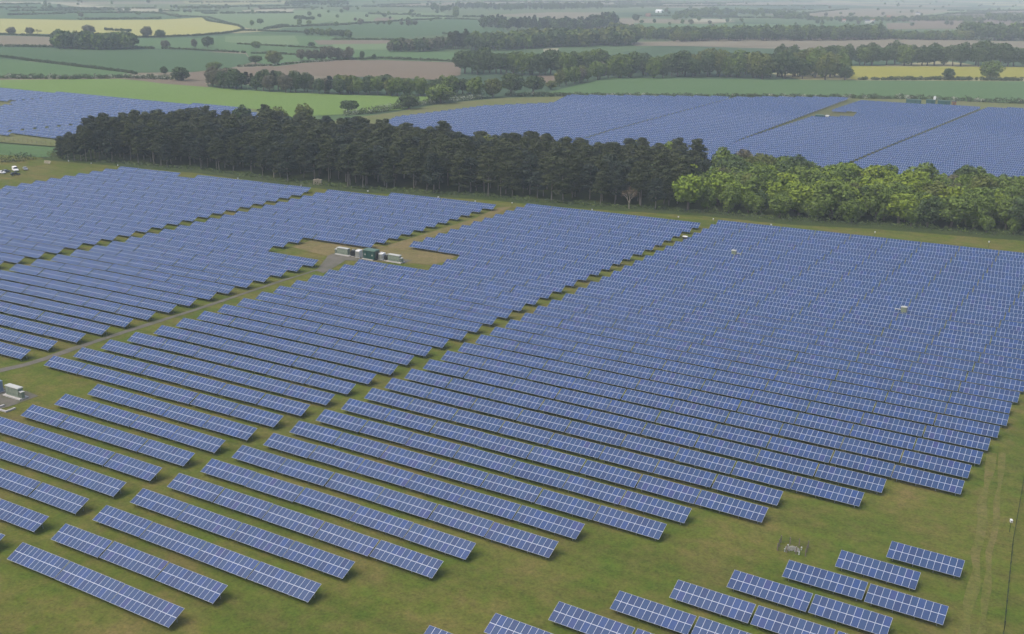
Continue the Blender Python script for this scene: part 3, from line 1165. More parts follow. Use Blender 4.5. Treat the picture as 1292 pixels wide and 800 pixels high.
HEDGES = [
    ([(-20, 98.8), (40, 99.5), (90, 100), (160, 98.5), (232, 101.5)], 4.0, 4.0, 'tall dark hedge with white blossom along the top of the bright green field', .25, .08),
    ([(-20, 69.5), (60, 79.5), (160, 91.5), (172, 94)], 2.6, 3.0, 'thin dark hedge running diagonally between two dark green fields', 0, 0),
    ([(-20, 58.5), (70, 59.8)], 3.0, 3.5, 'broken hedge below the pale stubble field', 0, .12),
    ([(166, 61), (194, 61.5)], 3.0, 4, 'short hedge beside the distant copse', 0, .05),
    ([(203, 61.5), (240, 63), (310, 67)], 2.5, 3, 'low hedge along the top of the wide dark green field', 0, .2),
    ([(-20, 42.8), (70, 46.5)], 2.6, 4, 'hedge between the yellow rapeseed and the stubble strip', 0, .1),
    ([(160, 48), (205, 47), (246, 45.5), (287, 42), (306, 38.5), (345, 40), (400, 42)], 3.0, 4, 'hedge along the near edge of the yellow rapeseed field', 0, .1),
    ([(307, 36.5), (300, 32.5), (262, 26.5), (256, 22)], 2.8, 4, 'hedge curving round the far corner of the rapeseed field', 0, .05),
    ([(334, 37), (350, 34.5), (375, 34), (410, 32), (440, 31.5)], 3.5, 5, 'hedge with small trees beyond the rapeseed field', 0, .2),
    ([(345, 36), (362, 33.5)], 6, 8, 'clump of bushes on the hedge line beyond the rapeseed', 0, 0),
    ([(300, 56), (330, 57.5), (380, 60), (420, 62)], 2.4, 3, 'gappy hedge across the pale pasture', 0, .3),
    ([(318, 68), (345, 68), (375, 70)], 2.4, 3, 'low hedge above the brown ploughed field', 0, .15),
    ([(420, 76.3), (479, 74), (540, 76.5), (576, 78.5)], 2.6, 3.5, 'hedge along the top of the brown ploughed field', 0, .1),
    ([(300, 84.5), (345, 83), (385, 79), (420, 77)], 2.0, 3, 'whitish flowering hedge at the edge of the ploughed field', .5, .2),
    ([(420, 50), (516, 50.6)], 2.6, 4, 'hedge above the strip of bare soil', 0, .05),
    ([(400, 33), (420, 32), (500, 27), (555, 24), (600, 25), (640, 26)], 3.2, 5, 'long hedge along the top of the wide blue green field', 0, .12),
    ([(560, 43), (582, 44), (600, 43)], 3.0, 5, 'short dark hedge joining the distant pine clump', 0, .1),
    ([(436, 146), (470, 143), (510, 136), (560, 129), (612, 124.5)], 4.2, 4.5, 'thick blossoming hedge bordering the verge of the far solar field', .35, .03),
    ([(640, 121.5), (716, 122), (870, 123), (1000, 124), (1082, 124.5)], 3.4, 4, 'dark clipped hedge along the back of the far solar field', .12, .02),
    ([(1084, 125), (1150, 125.5), (1200, 128), (1292, 131), (1340, 132.5)], 4.0, 4.5, 'dark hedge behind the green containers', .2, .03),
    ([(1086, 100.8), (1130, 101.2), (1180, 101), (1230, 101.5), (1340, 102.5)], 3.4, 3.5, 'gappy hedge between the green field and the sparse rapeseed', 0, .12),
    ([(1110, 47.5), (1150, 50), (1250, 51), (1340, 51.5)], 4.5, 6, 'pale flowering hedge in front of the far brown field', .4, .05),
    ([(215, 20), (262, 22), (300, 33)], 2.6, 5, 'faint hedge behind the yellow rapeseed field', 0, .15),
    ([(150, 15), (205, 17.5), (228, 22)], 3, 6, 'faint hedge between two distant pale fields', 0, .2),
    ([(1165, 22.5), (1216, 16.5), (1340, 11)], 4, 8, 'hedge climbing past the pale strip towards the horizon', 0, .1),
    ([(1000, 20.5), (1012, 17.5), (1070, 11.8)], 4, 8, 'hedge along the far pale diagonal field edge', 0, .1),
]
for i, (px, h, wd, lb, bl, gp) in enumerate(HEDGES):
    hedge(px, h, wd, lb, 'hedge', bl, gp, 40 + i)
for px, h, wd, lb, sd in (([(3, 206), (12, 206)], 4.2, 4.5, 'rounded green bush behind the parked cars, cut by the picture edge', 90),
                          ([(17, 206), (32, 203), (46, 202)], 4.4, 5, 'long green bush behind the parked vans and cars', 91)):
    P0 = hedge(px, h, wd, lb, 'hedge', .06, 0, sd)
    P0.name = 'bush'
    P0['category'] = 'bush'
b0 = hedge([(66, 198), (72, 199)], 3.6, 3.6, 'low olive bush at the tip of the pine wood', 'leaf_olive', 0, 0, 92)
b0.name = 'bush'
b0['category'] = 'bush'
# ragged undergrowth at the foot of the two woods
r_ = np.random.default_rng(5)
Q = []
for a, c in zip(FRONT[:-1], FRONT[1:]):
    L = math.hypot(c[0] - a[0], c[1] - a[1])
    for k in range(int(L / 1.1)):
        t = (k + r_.random()) * 1.1 / L
        hh = r_.uniform(.4, 1.9) * (1.5 if a[0] >= -4 else 1)
        n = 26
        d = r_.normal(0, 1, (n, 3))
        d /= np.linalg.norm(d, axis=1, keepdims=True)
        p = d * r_.uniform(.5, 1, (n, 1)) * np.array([1.2, 1.2, hh * .55]) + np.array([a[0] + (c[0] - a[0]) * t, a[1] + (c[1] - a[1]) * t + r_.uniform(-1.0, 3.5), GZ + hh * .45])
        Q.append(leaf_quads(p, d, .26, r_))
Q = np.concatenate(Q)
tag(link('undergrowth', quads_mesh('undergrowth', Q, [M['hedge'], M['leaf_mid']], (r_.random(len(Q)) < .3).astype(int), r_.random(len(Q)))),
    'low dark undergrowth along the foot of the woods', 'undergrowth', None, 'stuff')

# individual trees beyond: (x, y of the foot, width px, height px, kind, label)
SOLO = [
    (440, 142, 27, 16, 'dark', 'round dark tree on the hedge left of the field corner'.replace('left of', 'at'), None),
    (516, 138, 30, 22, 'dark', 'large round dark tree standing in the blossoming hedge', None),
    (556, 131, 38, 25, 'mid', 'broad tree beside the hedge with pale new leaves', None),
    (600, 124, 26, 26, 'mid', 'mid green tree at the end of the dark belt near the verge', None),
    (622, 123, 24, 25, 'olive', 'yellowish olive tree between two greener ones by the verge', None),
    (645, 121, 30, 30, 'dark', 'tall broad tree by the verge of the far solar field', None),
    (673, 118, 28, 23, 'dark', 'round tree beside the small bare soil patch', None),
    (695, 113, 14, 11, 'olive', 'small bushy tree at the corner of the green field', None),
    (1186 + 10, 101, 14, 14, 'dark', 'small dark tree in the hedge below the sparse rapeseed', None),
    (1249, 100, 27, 22, 'mid', 'solitary pale green tree in front of the sparse rapeseed', None),
    (1066, 101, 22, 18, 'dark', 'dark bushy tree at the corner of the sparse rapeseed', None),
    (946, 126, 11, 8, 'dark', 'dark bush poking above the hedge behind the solar field', None),
    (207, 94, 10, 10, 'dark', 'small dark round tree at the foot of the dark green field', None),
    (229, 102, 26, 17, 'dark', 'broad dark tree at the end of the tall field hedge', None),
    (270, 90, 19, 12, 'mid', 'small spreading tree by the reddish soil strip', None),
    (262, 60, 17, 14, 'dark', 'dark tree in the pasture below the rapeseed field', None),
    (245, 60, 9, 11, 'budding', 'thin tree beside a darker one below the rapeseed', None),
    (322, 81, 18, 11, 'dark', 'low dark tree next to the tall brownish tree', None),
    (346, 82, 22, 18, 'olive', 'tall brownish tree above the ploughed field', None),
    (323, 61, 13, 9, 'mid', 'small pale tree on the gappy pasture hedge', None),
    (393, 60, 9, 7, 'dark', 'small dark tree above the grey budding trees', None),
    (15, 43.5, 12, 9, 'budding', 'grey budding tree at the near edge of the yellow rapeseed, cut from its pair', None),
    (38, 44, 11, 9, 'budding', 'greyish tree in front of the yellow rapeseed', None),
    (47, 44, 9, 7, 'bare', 'bare small tree beside a greyish one below the rapeseed', None),
    (113, 45, 14, 12, 'budding', 'pale budding tree behind the dark copse', None),
    (186, 47.5, 15, 14, 'budding', 'wide bare looking tree standing in the yellow rapeseed', None),
    (203, 48, 14, 10, 'dark', 'dark tree at the edge of the yellow rapeseed', None),
    (209, 61, 12, 10, 'budding', 'pale thin tree by the hedge right of the copse'.replace('right of', 'beyond'), None),
    (457, 76, 6, 12, 'dark', 'slim dark tree on the hedge above the ploughed field', None),
    (472, 75, 7, 7, 'dark', 'small round dark tree on the hedge above the ploughed field', None),
    (1120, 27, 5, 4, 'dark', 'tiny dark tree by the distant hamlet', None),
    (802, 27, 9, 9, 'dark', 'dark round tree near the distant white barn', None),
]
for x, y, wp, hp, k, lb, gp in SOLO:
    gx, gy = G(x, y)
    m = MPP(x, y)
    H = hp * m
    tree('field_tree', k, gx, gy, H, max(.5, min(1.8, (wp * m / 9.6) / (H / 12))), lb, gp)


def belt(px, n, depth, hpx, kinds, name, label, group, seed, stuff=False, wide=(.9, 1.25)):
    r = random.Random(seed)
    P = [np.array(G(x, y)) for x, y in px]
    L = [np.linalg.norm(b - a) for a, b in zip(P[:-1], P[1:])]
    tot = sum(L)
    items = []
    for k in range(n):
        s = (k + r.uniform(.1, .9)) / n * tot
        i = 0
        while i < len(L) - 1 and s > L[i]:
            s -= L[i]
            i += 1
        c = P[i] + (P[i + 1] - P[i]) * min(1, s / L[i])
        dv = c - np.array(CAM[:2])
        dist = np.linalg.norm(dv)
        c = c + dv / dist * r.uniform(0, depth)
        H = hpx * math.hypot(dist, CAM[2]) / FPX * r.uniform(.78, 1.12)
        kind = r.choice(kinds)
        if stuff:
            items.append((kind, c[0], c[1], H, r.uniform(*wide)))
        else:
            tree(name, kind, c[0], c[1], H, r.uniform(*wide), label[kind] if isinstance(label, dict) else label, group + ': ' + kind)
    if stuff:
        bake_trees(name, items, label, 'wood', group)


KW = {'dark': 'dark leafy tree', 'mid': 'mid green leafy tree', 'olive': 'olive toned tree', 'bright': 'fresh green tree', 'budding': 'greyish budding tree', 'pine': 'dark pine'}


def lab(tail):
    return {k: v + ' ' + tail for k, v in KW.items()}


belt([(266, 111), (335, 116), (400, 119), (445, 121)], 26, 22, 24, ['dark', 'dark', 'pine', 'budding'], 'belt_tree', lab('in the dark belt above the bright green field'), 'trees of the dark belt', 11)
belt([(425, 120), (500, 122), (560, 122), (600, 120)], 22, 25, 24, ['dark', 'mid', 'dark', 'olive'], 'belt_tree', lab('in the belt beside the blossoming hedge'), 'trees of the belt beside the hedge', 12)
belt([(584, 95), (640, 95.5), (700, 96), (765, 95)], 26, 28, 30, ['dark', 'dark', 'mid'], 'belt_tree', lab('in the tall belt beyond the brown field'), 'trees of the tall belt', 13)
belt([(705, 110), (735, 104), (770, 98.5)], 9, 8, 21, ['olive', 'mid', 'budding'], 'belt_tree', lab('in the slanting line beside the green field'), 'trees of the slanting line', 14)
belt([(775, 99), (860, 99.5), (960, 101), (1062, 101.5)], 46, 70, 30, ['dark', 'mid', 'dark', 'olive', 'mid'], 'belt_tree', lab('in the broad grove behind the green field'), 'trees of the broad grove', 15)
belt([(1064, 83), (1130, 83.5), (1210, 84), (1330, 84.5)], 24, 26, 28, ['dark', 'dark', 'mid'], 'belt_tree', lab('in the line above the sparse rapeseed'), 'trees of the line above the rapeseed', 16, wide=(1.0, 1.4))
belt([(980, 84), (1062, 83)], 12, 20, 24, ['olive', 'dark', 'mid'], 'belt_tree', lab('on the rise at the back of the broad grove'), 'trees at the back of the grove', 17)
belt([(378, 77), (420, 76), (445, 76)], 9, 12, 15, ['budding'], 'belt_tree', lab('in the row above the ploughed field'), 'budding trees above the ploughed field', 18)
# far woods that read as one mass
belt([(72, 62), (120, 63.5), (167, 63)], 60, 45, 19, ['dark', 'dark', 'mid'], 'distant_copse', 'dark rounded copse in the middle of the far fields', 'far copse', 21, True)
belt([(490, 66), (530, 66), (566, 63)], 40, 35, 15, ['dark', 'budding', 'dark'], 'distant_copse', 'greyish copse beyond the ploughed field', 'far copse beyond the ploughed field', 22, True)
belt([(566, 63), (592, 62)], 18, 30, 20, ['pine'], 'distant_copse', 'blue dark conifer clump beside a paler wood', 'far conifer clump', 23, True)
belt([(592, 64), (640, 64), (700, 60), (760, 59), (800, 57)], 150, 90, 20, ['mid', 'dark', 'olive', 'dark'], 'distant_wood', 'green wood in a band behind the tall belt of trees', 'far green wood', 24, True)
belt([(608, 37), (640, 39), (700, 40.5), (740, 39.5), (776, 33)], 210, 190, 14, ['pine', 'pine', 'dark'], 'distant_wood', 'large dark wood below the hazy skyline', 'far dark wood', 25, True)
belt([(770, 46), (800, 50), (850, 53), (880, 53.5)], 70, 130, 14, ['dark', 'mid', 'olive'], 'distant_wood', 'hazy grey green wood around the far green field', 'hazy wood', 26, True)
belt([(850, 52.5), (950, 52), (1080, 51), (1112, 50)], 170, 90, 16, ['dark', 'dark', 'mid'], 'distant_wood', 'bluish line of trees behind the broad grove', 'bluish line of trees', 27, True)
belt([(1110, 50), (1180, 51), (1225, 51)], 60, 60, 10, ['mid', 'olive', 'dark'], 'distant_wood', 'low scrub in front of the far brown strip', 'far scrub', 28, True)
belt([(1212, 50), (1260, 51.5), (1340, 52)], 60, 70, 18, ['dark', 'dark', 'mid'], 'distant_wood', 'bluish wood above the far brown field edge', 'bluish wood', 29, True)
belt([(570, 12), (640, 14), (760, 12)], 110, 300, 8, ['pine', 'dark'], 'distant_wood', 'faint blue wood near the skyline above the large dark wood', 'faint wood', 30, True)
belt([(360, 8), (440, 8)], 50, 300, 6, ['pine', 'dark'], 'distant_wood', 'faint blue wood beyond the rapeseed', 'faint wood beyond the rapeseed', 31, True)
belt([(850, 27), (900, 20), (980, 24), (1020, 28)], 120, 500, 7, ['mid', 'dark'], 'distant_wood', 'hazy scattered woodland on the far plain', 'hazy woodland on the plain', 32, True)
belt([(1020, 28), (1080, 29), (1130, 28), (1200, 27), (1240, 29)], 80, 160, 6, ['mid', 'dark'], 'distant_wood', 'hazy trees round the distant hamlet', 'hazy trees by the hamlet', 33, True)
belt([(1245, 27), (1300, 30), (1340, 31)], 40, 150, 9, ['mid', 'dark'], 'distant_wood', 'hazy trees above the bluish wood', 'hazy trees above the wood', 34, True)
belt([(215, 12), (260, 12.5), (290, 12)], 30, 150, 4, ['dark', 'mid'], 'distant_wood', 'thin hazy tree line beyond the rapeseed field', 'thin hazy tree line', 35, True)
belt([(545, 14), (575, 17), (575, 24)], 14, 60, 9, ['mid', 'dark'], 'distant_wood', 'few hazy trees above the wide blue green field', 'hazy trees above the field', 36, True)
belt([(385, 45), (415, 46), (440, 49)], 22, 60, 9, ['dark', 'mid'], 'distant_wood', 'small bushy clump above the strip of bare soil', 'bushy clump', 37, True)
belt([(132, 39), (166, 41)], 16, 20, 4, ['dark'], 'distant_wood', 'row of bushes in the yellow rapeseed field', 'bushes in the rapeseed', 38, True)
belt([(372, 25), (396, 26)], 14, 40, 5, ['dark'], 'distant_wood', 'small dark clump in the pale far field', 'dark clump in the pale field', 39, True)
belt([(-20, 14), (60, 14), (150, 14)], 16, 100, 3, ['dark'], 'distant_wood', 'scattered faint trees beyond the rapeseed field', 'scattered faint trees', 41, True)
it = []
for k in range(330):
    x = rnd.uniform(-20, 1310)
    y = rnd.uniform(1.5, 34) if not 560 < x < 800 else rnd.uniform(1, 10)
    if x < 315 and 22 < y < 46:
        continue
    gx, gy = G(x, y)
    it.append((rnd.choice(('dark', 'mid', 'budding')), gx, gy, rnd.uniform(6, 12), rnd.uniform(1.0, 1.6)))
bake_trees('distant_trees', it, 'scattered small hedgerow trees over the hazy far plain', 'trees', 'scattered far trees')
# random hedgerow lines between here and the skyline, as the far plain shows
for k in range(48):
    x0 = rnd.uniform(-20, 1290)
    y0 = rnd.uniform(1.5, 26) if not 560 < x0 < 800 else rnd.uniform(1.5, 9)
    x1 = x0 + rnd.uniform(50, 170)
    y1 = max(1.5, y0 + rnd.uniform(-2.5, 2.5))
    o = hedge([(x0, y0), ((x0 + x1) / 2, (y0 + y1) / 2), (x1, y1)], 4.0, 9, 'faint grey green hedgerow on the hazy far plain', 'hedge', 0, .25, 200 + k)
    o['group'] = 'faint hedgerows on the far plain'

# ------------------------------------------------------------------ buildings and equipment


def rowdir(x, y):
    """angle of the solar rows at pixel x, y"""
    return R(2.0)


def cabinet(x, y, L, D, H, label, rz, small=True, flip=1):
    gx, gy = G(x, y, GZ)
    t = empty('inverter_cabinet', (gx, gy, GZ), rz)
    b = MB()
    b.box(-L / 2 - .5, L / 2 + 1.0, -D / 2 - .55, D / 2 + .5, 0, .28)
    b.build('plinth', M['concrete'], t)
    b = MB()
    b.box(-L / 2, L / 2, -D / 2, D / 2, .283, .283 + H, 0)
    n = 4
    for k in range(n):
        x0 = -L / 2 + L * k / n + .06
        x1 = -L / 2 + L * (k + 1) / n - .06
        b.box(x0, x1, -D / 2 - .03, -D / 2 - .003, .36, .283 + H - .10, 0)
        for q in range(4):
            z0 = .55 + q * .12
            b.box(x0 + .15, x1 - .15, -D / 2 - .045, -D / 2 - .033, z0, z0 + .05, 1)
    for k in range(1, n):
        b.box(-L / 2 + L * k / n - .02, -L / 2 + L * k / n + .02, -D / 2 - .012, -D / 2 - .002, .30, .283 + H - .03, 1)
    b.build('body', [M['cab'], M['cab_line']], t)
    b = MB()
    b.box(-L / 2 - .12, L / 2 + .12, -D / 2 - .12, D / 2 + .12, .286 + H, .286 + H + .12)
    b.box(-L / 2 - .02, L / 2 + .02, -D / 2 + .1, D / 2 - .1, .289 + H + .12, .289 + H + .18)
    b.build('roof', M['offwhite'], t)
    if small:
        c = MB()
        xs = flip * (L / 2 + .55)
        c.box(xs - .38, xs + .38, -D / 2 + .05, D / 2 - .35, .283, .283 + H * .68, 0)
        c.box(xs - .46, xs + .46, -D / 2 - .02, D / 2 - .28, .286 + H * .68, .286 + H * .68 + .09, 1)
        c.box(xs - .30, xs + .30, -D / 2 + .02, -D / 2 + .047, .40, H * .68 + .12, 2)
        c.build('side_box', [M['cab'], M['offwhite'], M['cab_line']], t)
    return tag(t, label, 'electrical cabinet')


def transformer(x, y, L, D, H, label, rz, body='white', side='dark'):
    gx, gy = G(x, y, GZ)
    t = empty('transformer', (gx, gy, GZ), rz)
    b = MB()
    b.box(-L / 2 - .2, L / 2 + .2, -D / 2 - .2, D / 2 + .2, 0, .2)
    b.build('plinth', M['concrete'], t)
    b = MB()
    b.box(-L / 2, L / 2, -D / 2, D / 2, .203, H)
    b.box(-L / 2 - .05, L / 2 + .05, -D / 2 - .05, D / 2 + .05, H + .003, H + .08)
    b.build('tank', M[body], t)
    b = MB()
    for k in range(9):
        xx = -L / 2 + (k + .5) * L / 9
        b.box(xx - .03, xx + .03, -D / 2 - .28, -D / 2 - .003, .35, H - .25)
    b.build('radiator', M[side], t)
    b = MB()
    for k in (-1, 0, 1):
        b.tube((k * L * .28, 0, H + .08), (k * L * .28, 0, H + .5), .10, .06, 8, 0, True)
    b.build('bushings', M['offwhite'], t)
    return tag(t, label, 'transformer')


RZC = R(1.0)
cabinet(433.5, 321.5, 4.4, 1.3, 1.95, 'pale green inverter cabinet on the track side of the green switch cabin', RZC, True, -1)
cabinet(498, 330.3, 4.4, 1.3, 1.95, 'pale green inverter cabinet with side box on the lawn side of the green cabin', RZC, True, 1)
transformer(446.2, 323, 1.2, 1.5, 1.9, 'small dark transformer beside the track side inverter cabinet', RZC, 'dark', 'dark')
transformer(453.3, 324.6, 1.55, 1.7, 2.35, 'white transformer between the dark transformer and the green cabin', RZC, 'white', 'offwhite')
transformer(482.2, 327.2, 1.55, 1.7, 2.05, 'white transformer on the lawn side of the green cabin', RZC, 'white', 'offwhite')
transformer(488.4, 328.3, 1.1, 1.4, 1.7, 'dark transformer next to the lawn side inverter cabinet', RZC, 'dark', 'dark')
gx, gy = G(468.8, 326.5, GZ)
t = empty('switch_cabin', (gx, gy, GZ), RZC)
t.scale = (1.15, 1.15, 1.18)
b = MB()
b.box(-2.2, 1.6, -1.55, 1.45, 0, .2)
b.build('plinth', M['concrete'], t)
b = MB()
b.box(-1.95, 1.95, -1.25, 1.25, .203, 2.45)
for k in (-1.25, .0, 1.25):
    b.box(k - .55, k + .55, -1.29, -1.253, .3, 2.3)
b.build('wall', M['green_paint'], t)
b = MB()
b.box(-2.05, 2.05, -1.38, 1.38, 2.453, 2.58)
b.box(-1.95, 1.95, -.9, .9, 2.583, 2.68)
b.build('roof', M['green_roof'], t)
for k in (-1.25, 1.2):
    b = MB()
    b.box(k - .16, k + .16, -1.33, -1.295, 1.15, 1.55)
    b.build('warning_plate', M['offwhite'], t)
b = MB()
b.box(1.953, 1.99, -.6, .6, .3, 2.2)
b.build('door', M['dark'], t)
tag(t, 'dark green switch cabin in the clearing at the end of the gravel track', 'cabin')

cabinet(19, 500, 4.2, 1.15, 1.95, 'grey green inverter cabinet on a white plinth at the near end of the track', RZC, True, 1)
transformer(-3, 494.5, 2.0, 1.6, 2.5, 'blue grey transformer cut by the picture edge beside the near cabinet', RZC, 'blue_box', 'dark')
gx, gy = G(2, 518.5, GZ)
t = empty('plinth_slab', (gx, gy, GZ), RZC + R(2))
b = MB()
b.box(-2.2, 1.6, -.2, .2, 0, .3)
b.box(-2.2, -1.8, .203, 2.2, 0, .3)
b.box(1.2, 1.6, .203, 2.2, 0, .3)
b.build('kerb', M['concrete'], t)
tag(t, 'pale concrete upstand around an empty bay in front of the near cabinet', 'concrete plinth')

# kiosks rising among the panels
for i, (x, y, lb) in enumerate(((925.5, 325, 'small kiosk with bright pale roof among panels near the back hedge corner'.replace('hedge corner', 'edge of the block')),
                                (1139.5, 398, 'small kiosk with pale roof deep in the middle of the wide panel block'),
                                (864, 307, 'small white kiosk at the wood end of the grass lane'))):
    gx, gy = G(x, y, GZ)
    t = empty('switch_kiosk', (gx, gy, GZ), RZC)
    t.scale = (.85, .85, .95)
    b = MB()
    b.box(-1.2, 1.2, -.7, .7, 0, .2)
    b.build('plinth', M['concrete'], t)
    b = MB()
    b.box(-.85, .85, -.5, .5, .203, 2.5)
    b.box(-.75, -.05, -.54, -.503, .35, 2.3)
    b.box(.05, .75, -.54, -.503, .35, 2.3)
    b.build('body', M['cab'] if i < 2 else M['dark'], t)
    b = MB()
    b.box(-1.0, 1.0, -.65, .65, 2.503, 2.62)
    b.box(-.85, .85, -.5, .5, 2.623, 2.72)
    b.build('roof', M['offwhite'] if i < 2 else M['white'], t)
    b = MB()
    sg = -1 if i == 1 else 1
    b.box(min(.9 * sg, 2.8 * sg), max(.9 * sg, 2.8 * sg), -.12, .12, 1.62, 1.74)
    b.box(2.6 * sg - .05, 2.6 * sg + .05, -.05, .05, 0, 1.617)
    b.build('cable_tray', M['offwhite'], t)
    tag(t, lb, 'kiosk')

# fenced stone bed on the lawn
gx, gy = G(1000, 693, GZ)
t = empty('stone_bed', (gx, gy, GZ), R(8))
r_ = np.random.default_rng(12)
b = MB()
for k in range(110):
    a, rr = r_.uniform(0, 6.283), math.sqrt(r_.random())
    x, y = math.cos(a) * rr * 1.1, math.sin(a) * rr * .8
    s = r_.uniform(.10, .22)
    z = max(0, .42 * (1 - rr)) + .02
    c = np.array([x, y, z])
    d = r_.normal(0, 1, (6, 3)) * .25 + np.array([(1, 0, 0), (0, 1, 0), (-1, 0, 0), (0, -1, 0), (0, 0, 1), (0, 0, -1)])
    b.add(c + d * s, [(0, 1, 4), (1, 2, 4), (2, 3, 4), (3, 0, 4), (1, 0, 5), (2, 1, 5), (3, 2, 5), (0, 3, 5)])
b.build('stones', M['stone'], t)
tag(t, 'heap of pale grey stones on the lawn inside a small wire enclosure', 'stone heap')
for i, (x, y) in enumerate(((994, 691), (990, 696), (1011, 694), (1008, 700))):
    gx2, gy2 = G(x, y, GZ)
    t = empty('marker_post', (gx2, gy2, GZ), 0)
    b = MB()
    b.box(-.09, .09, -.09, .09, 0, .5)
    b.box(-.11, .11, -.11, .11, .503, .54)
    b.build('post', M['offwhite'], t)
    b = MB()
    b.box(-.092, .092, -.098, -.093, .3, .4)
    b.build('band', M['cab_line'], t)
    tag(t, ('white marker post at the back of the stone heap', 'white marker post at the track end of the stone heap', 'white marker post behind the corner of the stone heap nearest the fence',
            'white marker post in front of the stone heap')[i], 'post', 'white posts round the stone heap')
t = empty('wire_enclosure', (gx, gy, GZ), R(8))
cor = [(-2.2, -1.4), (2.2, -1.4), (2.25, 1.4), (-2.1, 1.45)]
for i in range(4):
    (x0, y0), (x1, y1) = cor[i], cor[(i + 1) % 4]
    L = math.hypot(x1 - x0, y1 - y0)
    for k in range(3 if L > 4 else 2):
        f = k / (3 if L > 4 else 2)
        b = MB()
        b.box(-.075, .075, -.075, .075, 0, 1.3)
        o = b.build('fence_post', M['wood_dark'], t)
        o.location = (x0 + (x1 - x0) * f, y0 + (y1 - y0) * f, 0)
    b = MB()
    for z in np.arange(.1, 1.2, .14):
        b.tube((x0, y0, z), (x1, y1, z), .009, .009, 3)
    for k in range(int(L / .15)):
        f = k * .15 / L
        b.tube((x0 + (x1 - x0) * f, y0 + (y1 - y0) * f, .08), (x0 + (x1 - x0) * f, y0 + (y1 - y0) * f, 1.15), .006, .006, 3)
    b.build('wire_mesh', M['wire'], t)
tag(t, 'small dark post and wire enclosure around the stone heap on the lawn', 'fence')


def wire_fence(P, h, step, label, dense, post='wire', z=GZ):
    t = empty('wire_fence', (P[0][0], P[0][1], z), 0)
    o0 = np.array(P[0])
    pm = MB()
    pm.box(-.045, .045, -.045, .045, 0, h + .12)
    pm.box(-.06, .06, -.06, .06, h + .123, h + .15)
    pmesh = pm.mesh('fence_post', M[post])
    b = MB()
    cnt = 0
    for a, c in zip(P[:-1], P[1:]):
        a, c = np.array(a) - o0, np.array(c) - o0
        L = np.linalg.norm(c - a)
        n = max(1, int(L / step))
        for k in range(n + 1):
            p = a + (c - a) * k / n
            if cnt < 98:
                o = link('fence_post', pmesh, t)
                o.location = (p[0], p[1], 0)
            cnt += 1
        for zz in np.arange(.08, h, dense[0]):
            b.tube((*a, zz), (*c, zz), dense[2], dense[2], 3)
        if dense[1]:
            for k in range(int(L / dense[1])):
                p = a + (c - a) * (k * dense[1] / L)
                b.tube((*p, .05), (*p, h), dense[2], dense[2], 3)
    b.build('wire_mesh', M['wire'], t)
    return tag(t, label, 'fence')


NF = [G(1261, 830, GZ), G(1266, 800, GZ), G(1277, 690, GZ), G(1292, 604, GZ), G(1312, 510, GZ)]
wire_fence(NF, 2.0, 3.0, 'dark green mesh security fence running up the edge of the lawn', (.18, .18, .005))
WF = [(-470, 214), (-345, 243)] + [(x, y - 3.5) for x, y in FRONT[1:]] + [(200, 350)]
wire_fence(WF, 2.0, 6.5, 'dark wire perimeter fence between the panels and the woods', (.25, 0, .012))
VF = [G(-20, 176.5), G(0, 178), G(35, 181), G(70, 184.5)]
wire_fence(VF, 1.5, 3.2, 'timber post and wire fence along the strip below the far corner solar field', (.35, 0, .01), 'wood_dark', .5)

# camera posts along the fence
cp = MB()
cp.tube((0, 0, 0), (0, 0, 1.9), .05, .04, 8)
CPM = cp.mesh('pole', M['wire'])
ch = MB()
ch.box(-.15, .15, -.26, .26, 1.903, 2.32)
ch.box(-.18, .18, -.30, .28, 2.323, 2.36)
ch.box(-.08, .08, -.31, -.263, 2.0, 2.2, 1)
CHM = ch.mesh('camera_housing', [M['white'], M['black']])
CAMS = [(1276, 657, 'white camera on a post at the near mesh fence beside the lawn'), (86.5, 203, 'white camera post at the tip of the pine wood nearest the parked cars'),
        (115, 206, 'second white camera post along the pine wood from the parked cars'), (148.5, 208.5, 'white camera post at the corner where the panel rows begin below the pines'),
        (300, 225, 'white camera post under the pines above the corner of the far panel block'), (380, 234, 'white camera post just beside the stack of pale pallets'),
        (464, 241, 'white camera post under the pines above the end of the second lane'), (553, 248.5, 'white camera post under the pines short of the lane head'),
        (599.5, 254, 'white camera post at the near side of the lane head under the pines'), (646, 256, 'white camera post on the grass of the lane head under the pines'),
        (747, 264.5, 'white camera post midway along the middle block under tall bare pine trunks'), (856, 273.5, 'white camera post where the pines end above the grass lane'),
        (900, 267.5 + 9, 'white camera post at the first broadleaf trees beside the lane'), (973, 283.5, 'white camera post below the broadleaf wood, nearest the lane'),
        (1104, 293, 'white camera post with twin housing below the middle of the broadleaf wood'), (1248, 305, 'white camera post below the broadleaf wood farthest from the lane')]
for x, y, lb in CAMS:
    gx, gy = G(x, y, GZ + 2.15)
    t = empty('camera_post', (gx, gy, GZ), rnd.uniform(-.6, .6))
    link('pole', CPM, t)
    link('camera_housing', CHM, t)
    tag(t, lb, 'camera post', 'white camera posts along the fence')

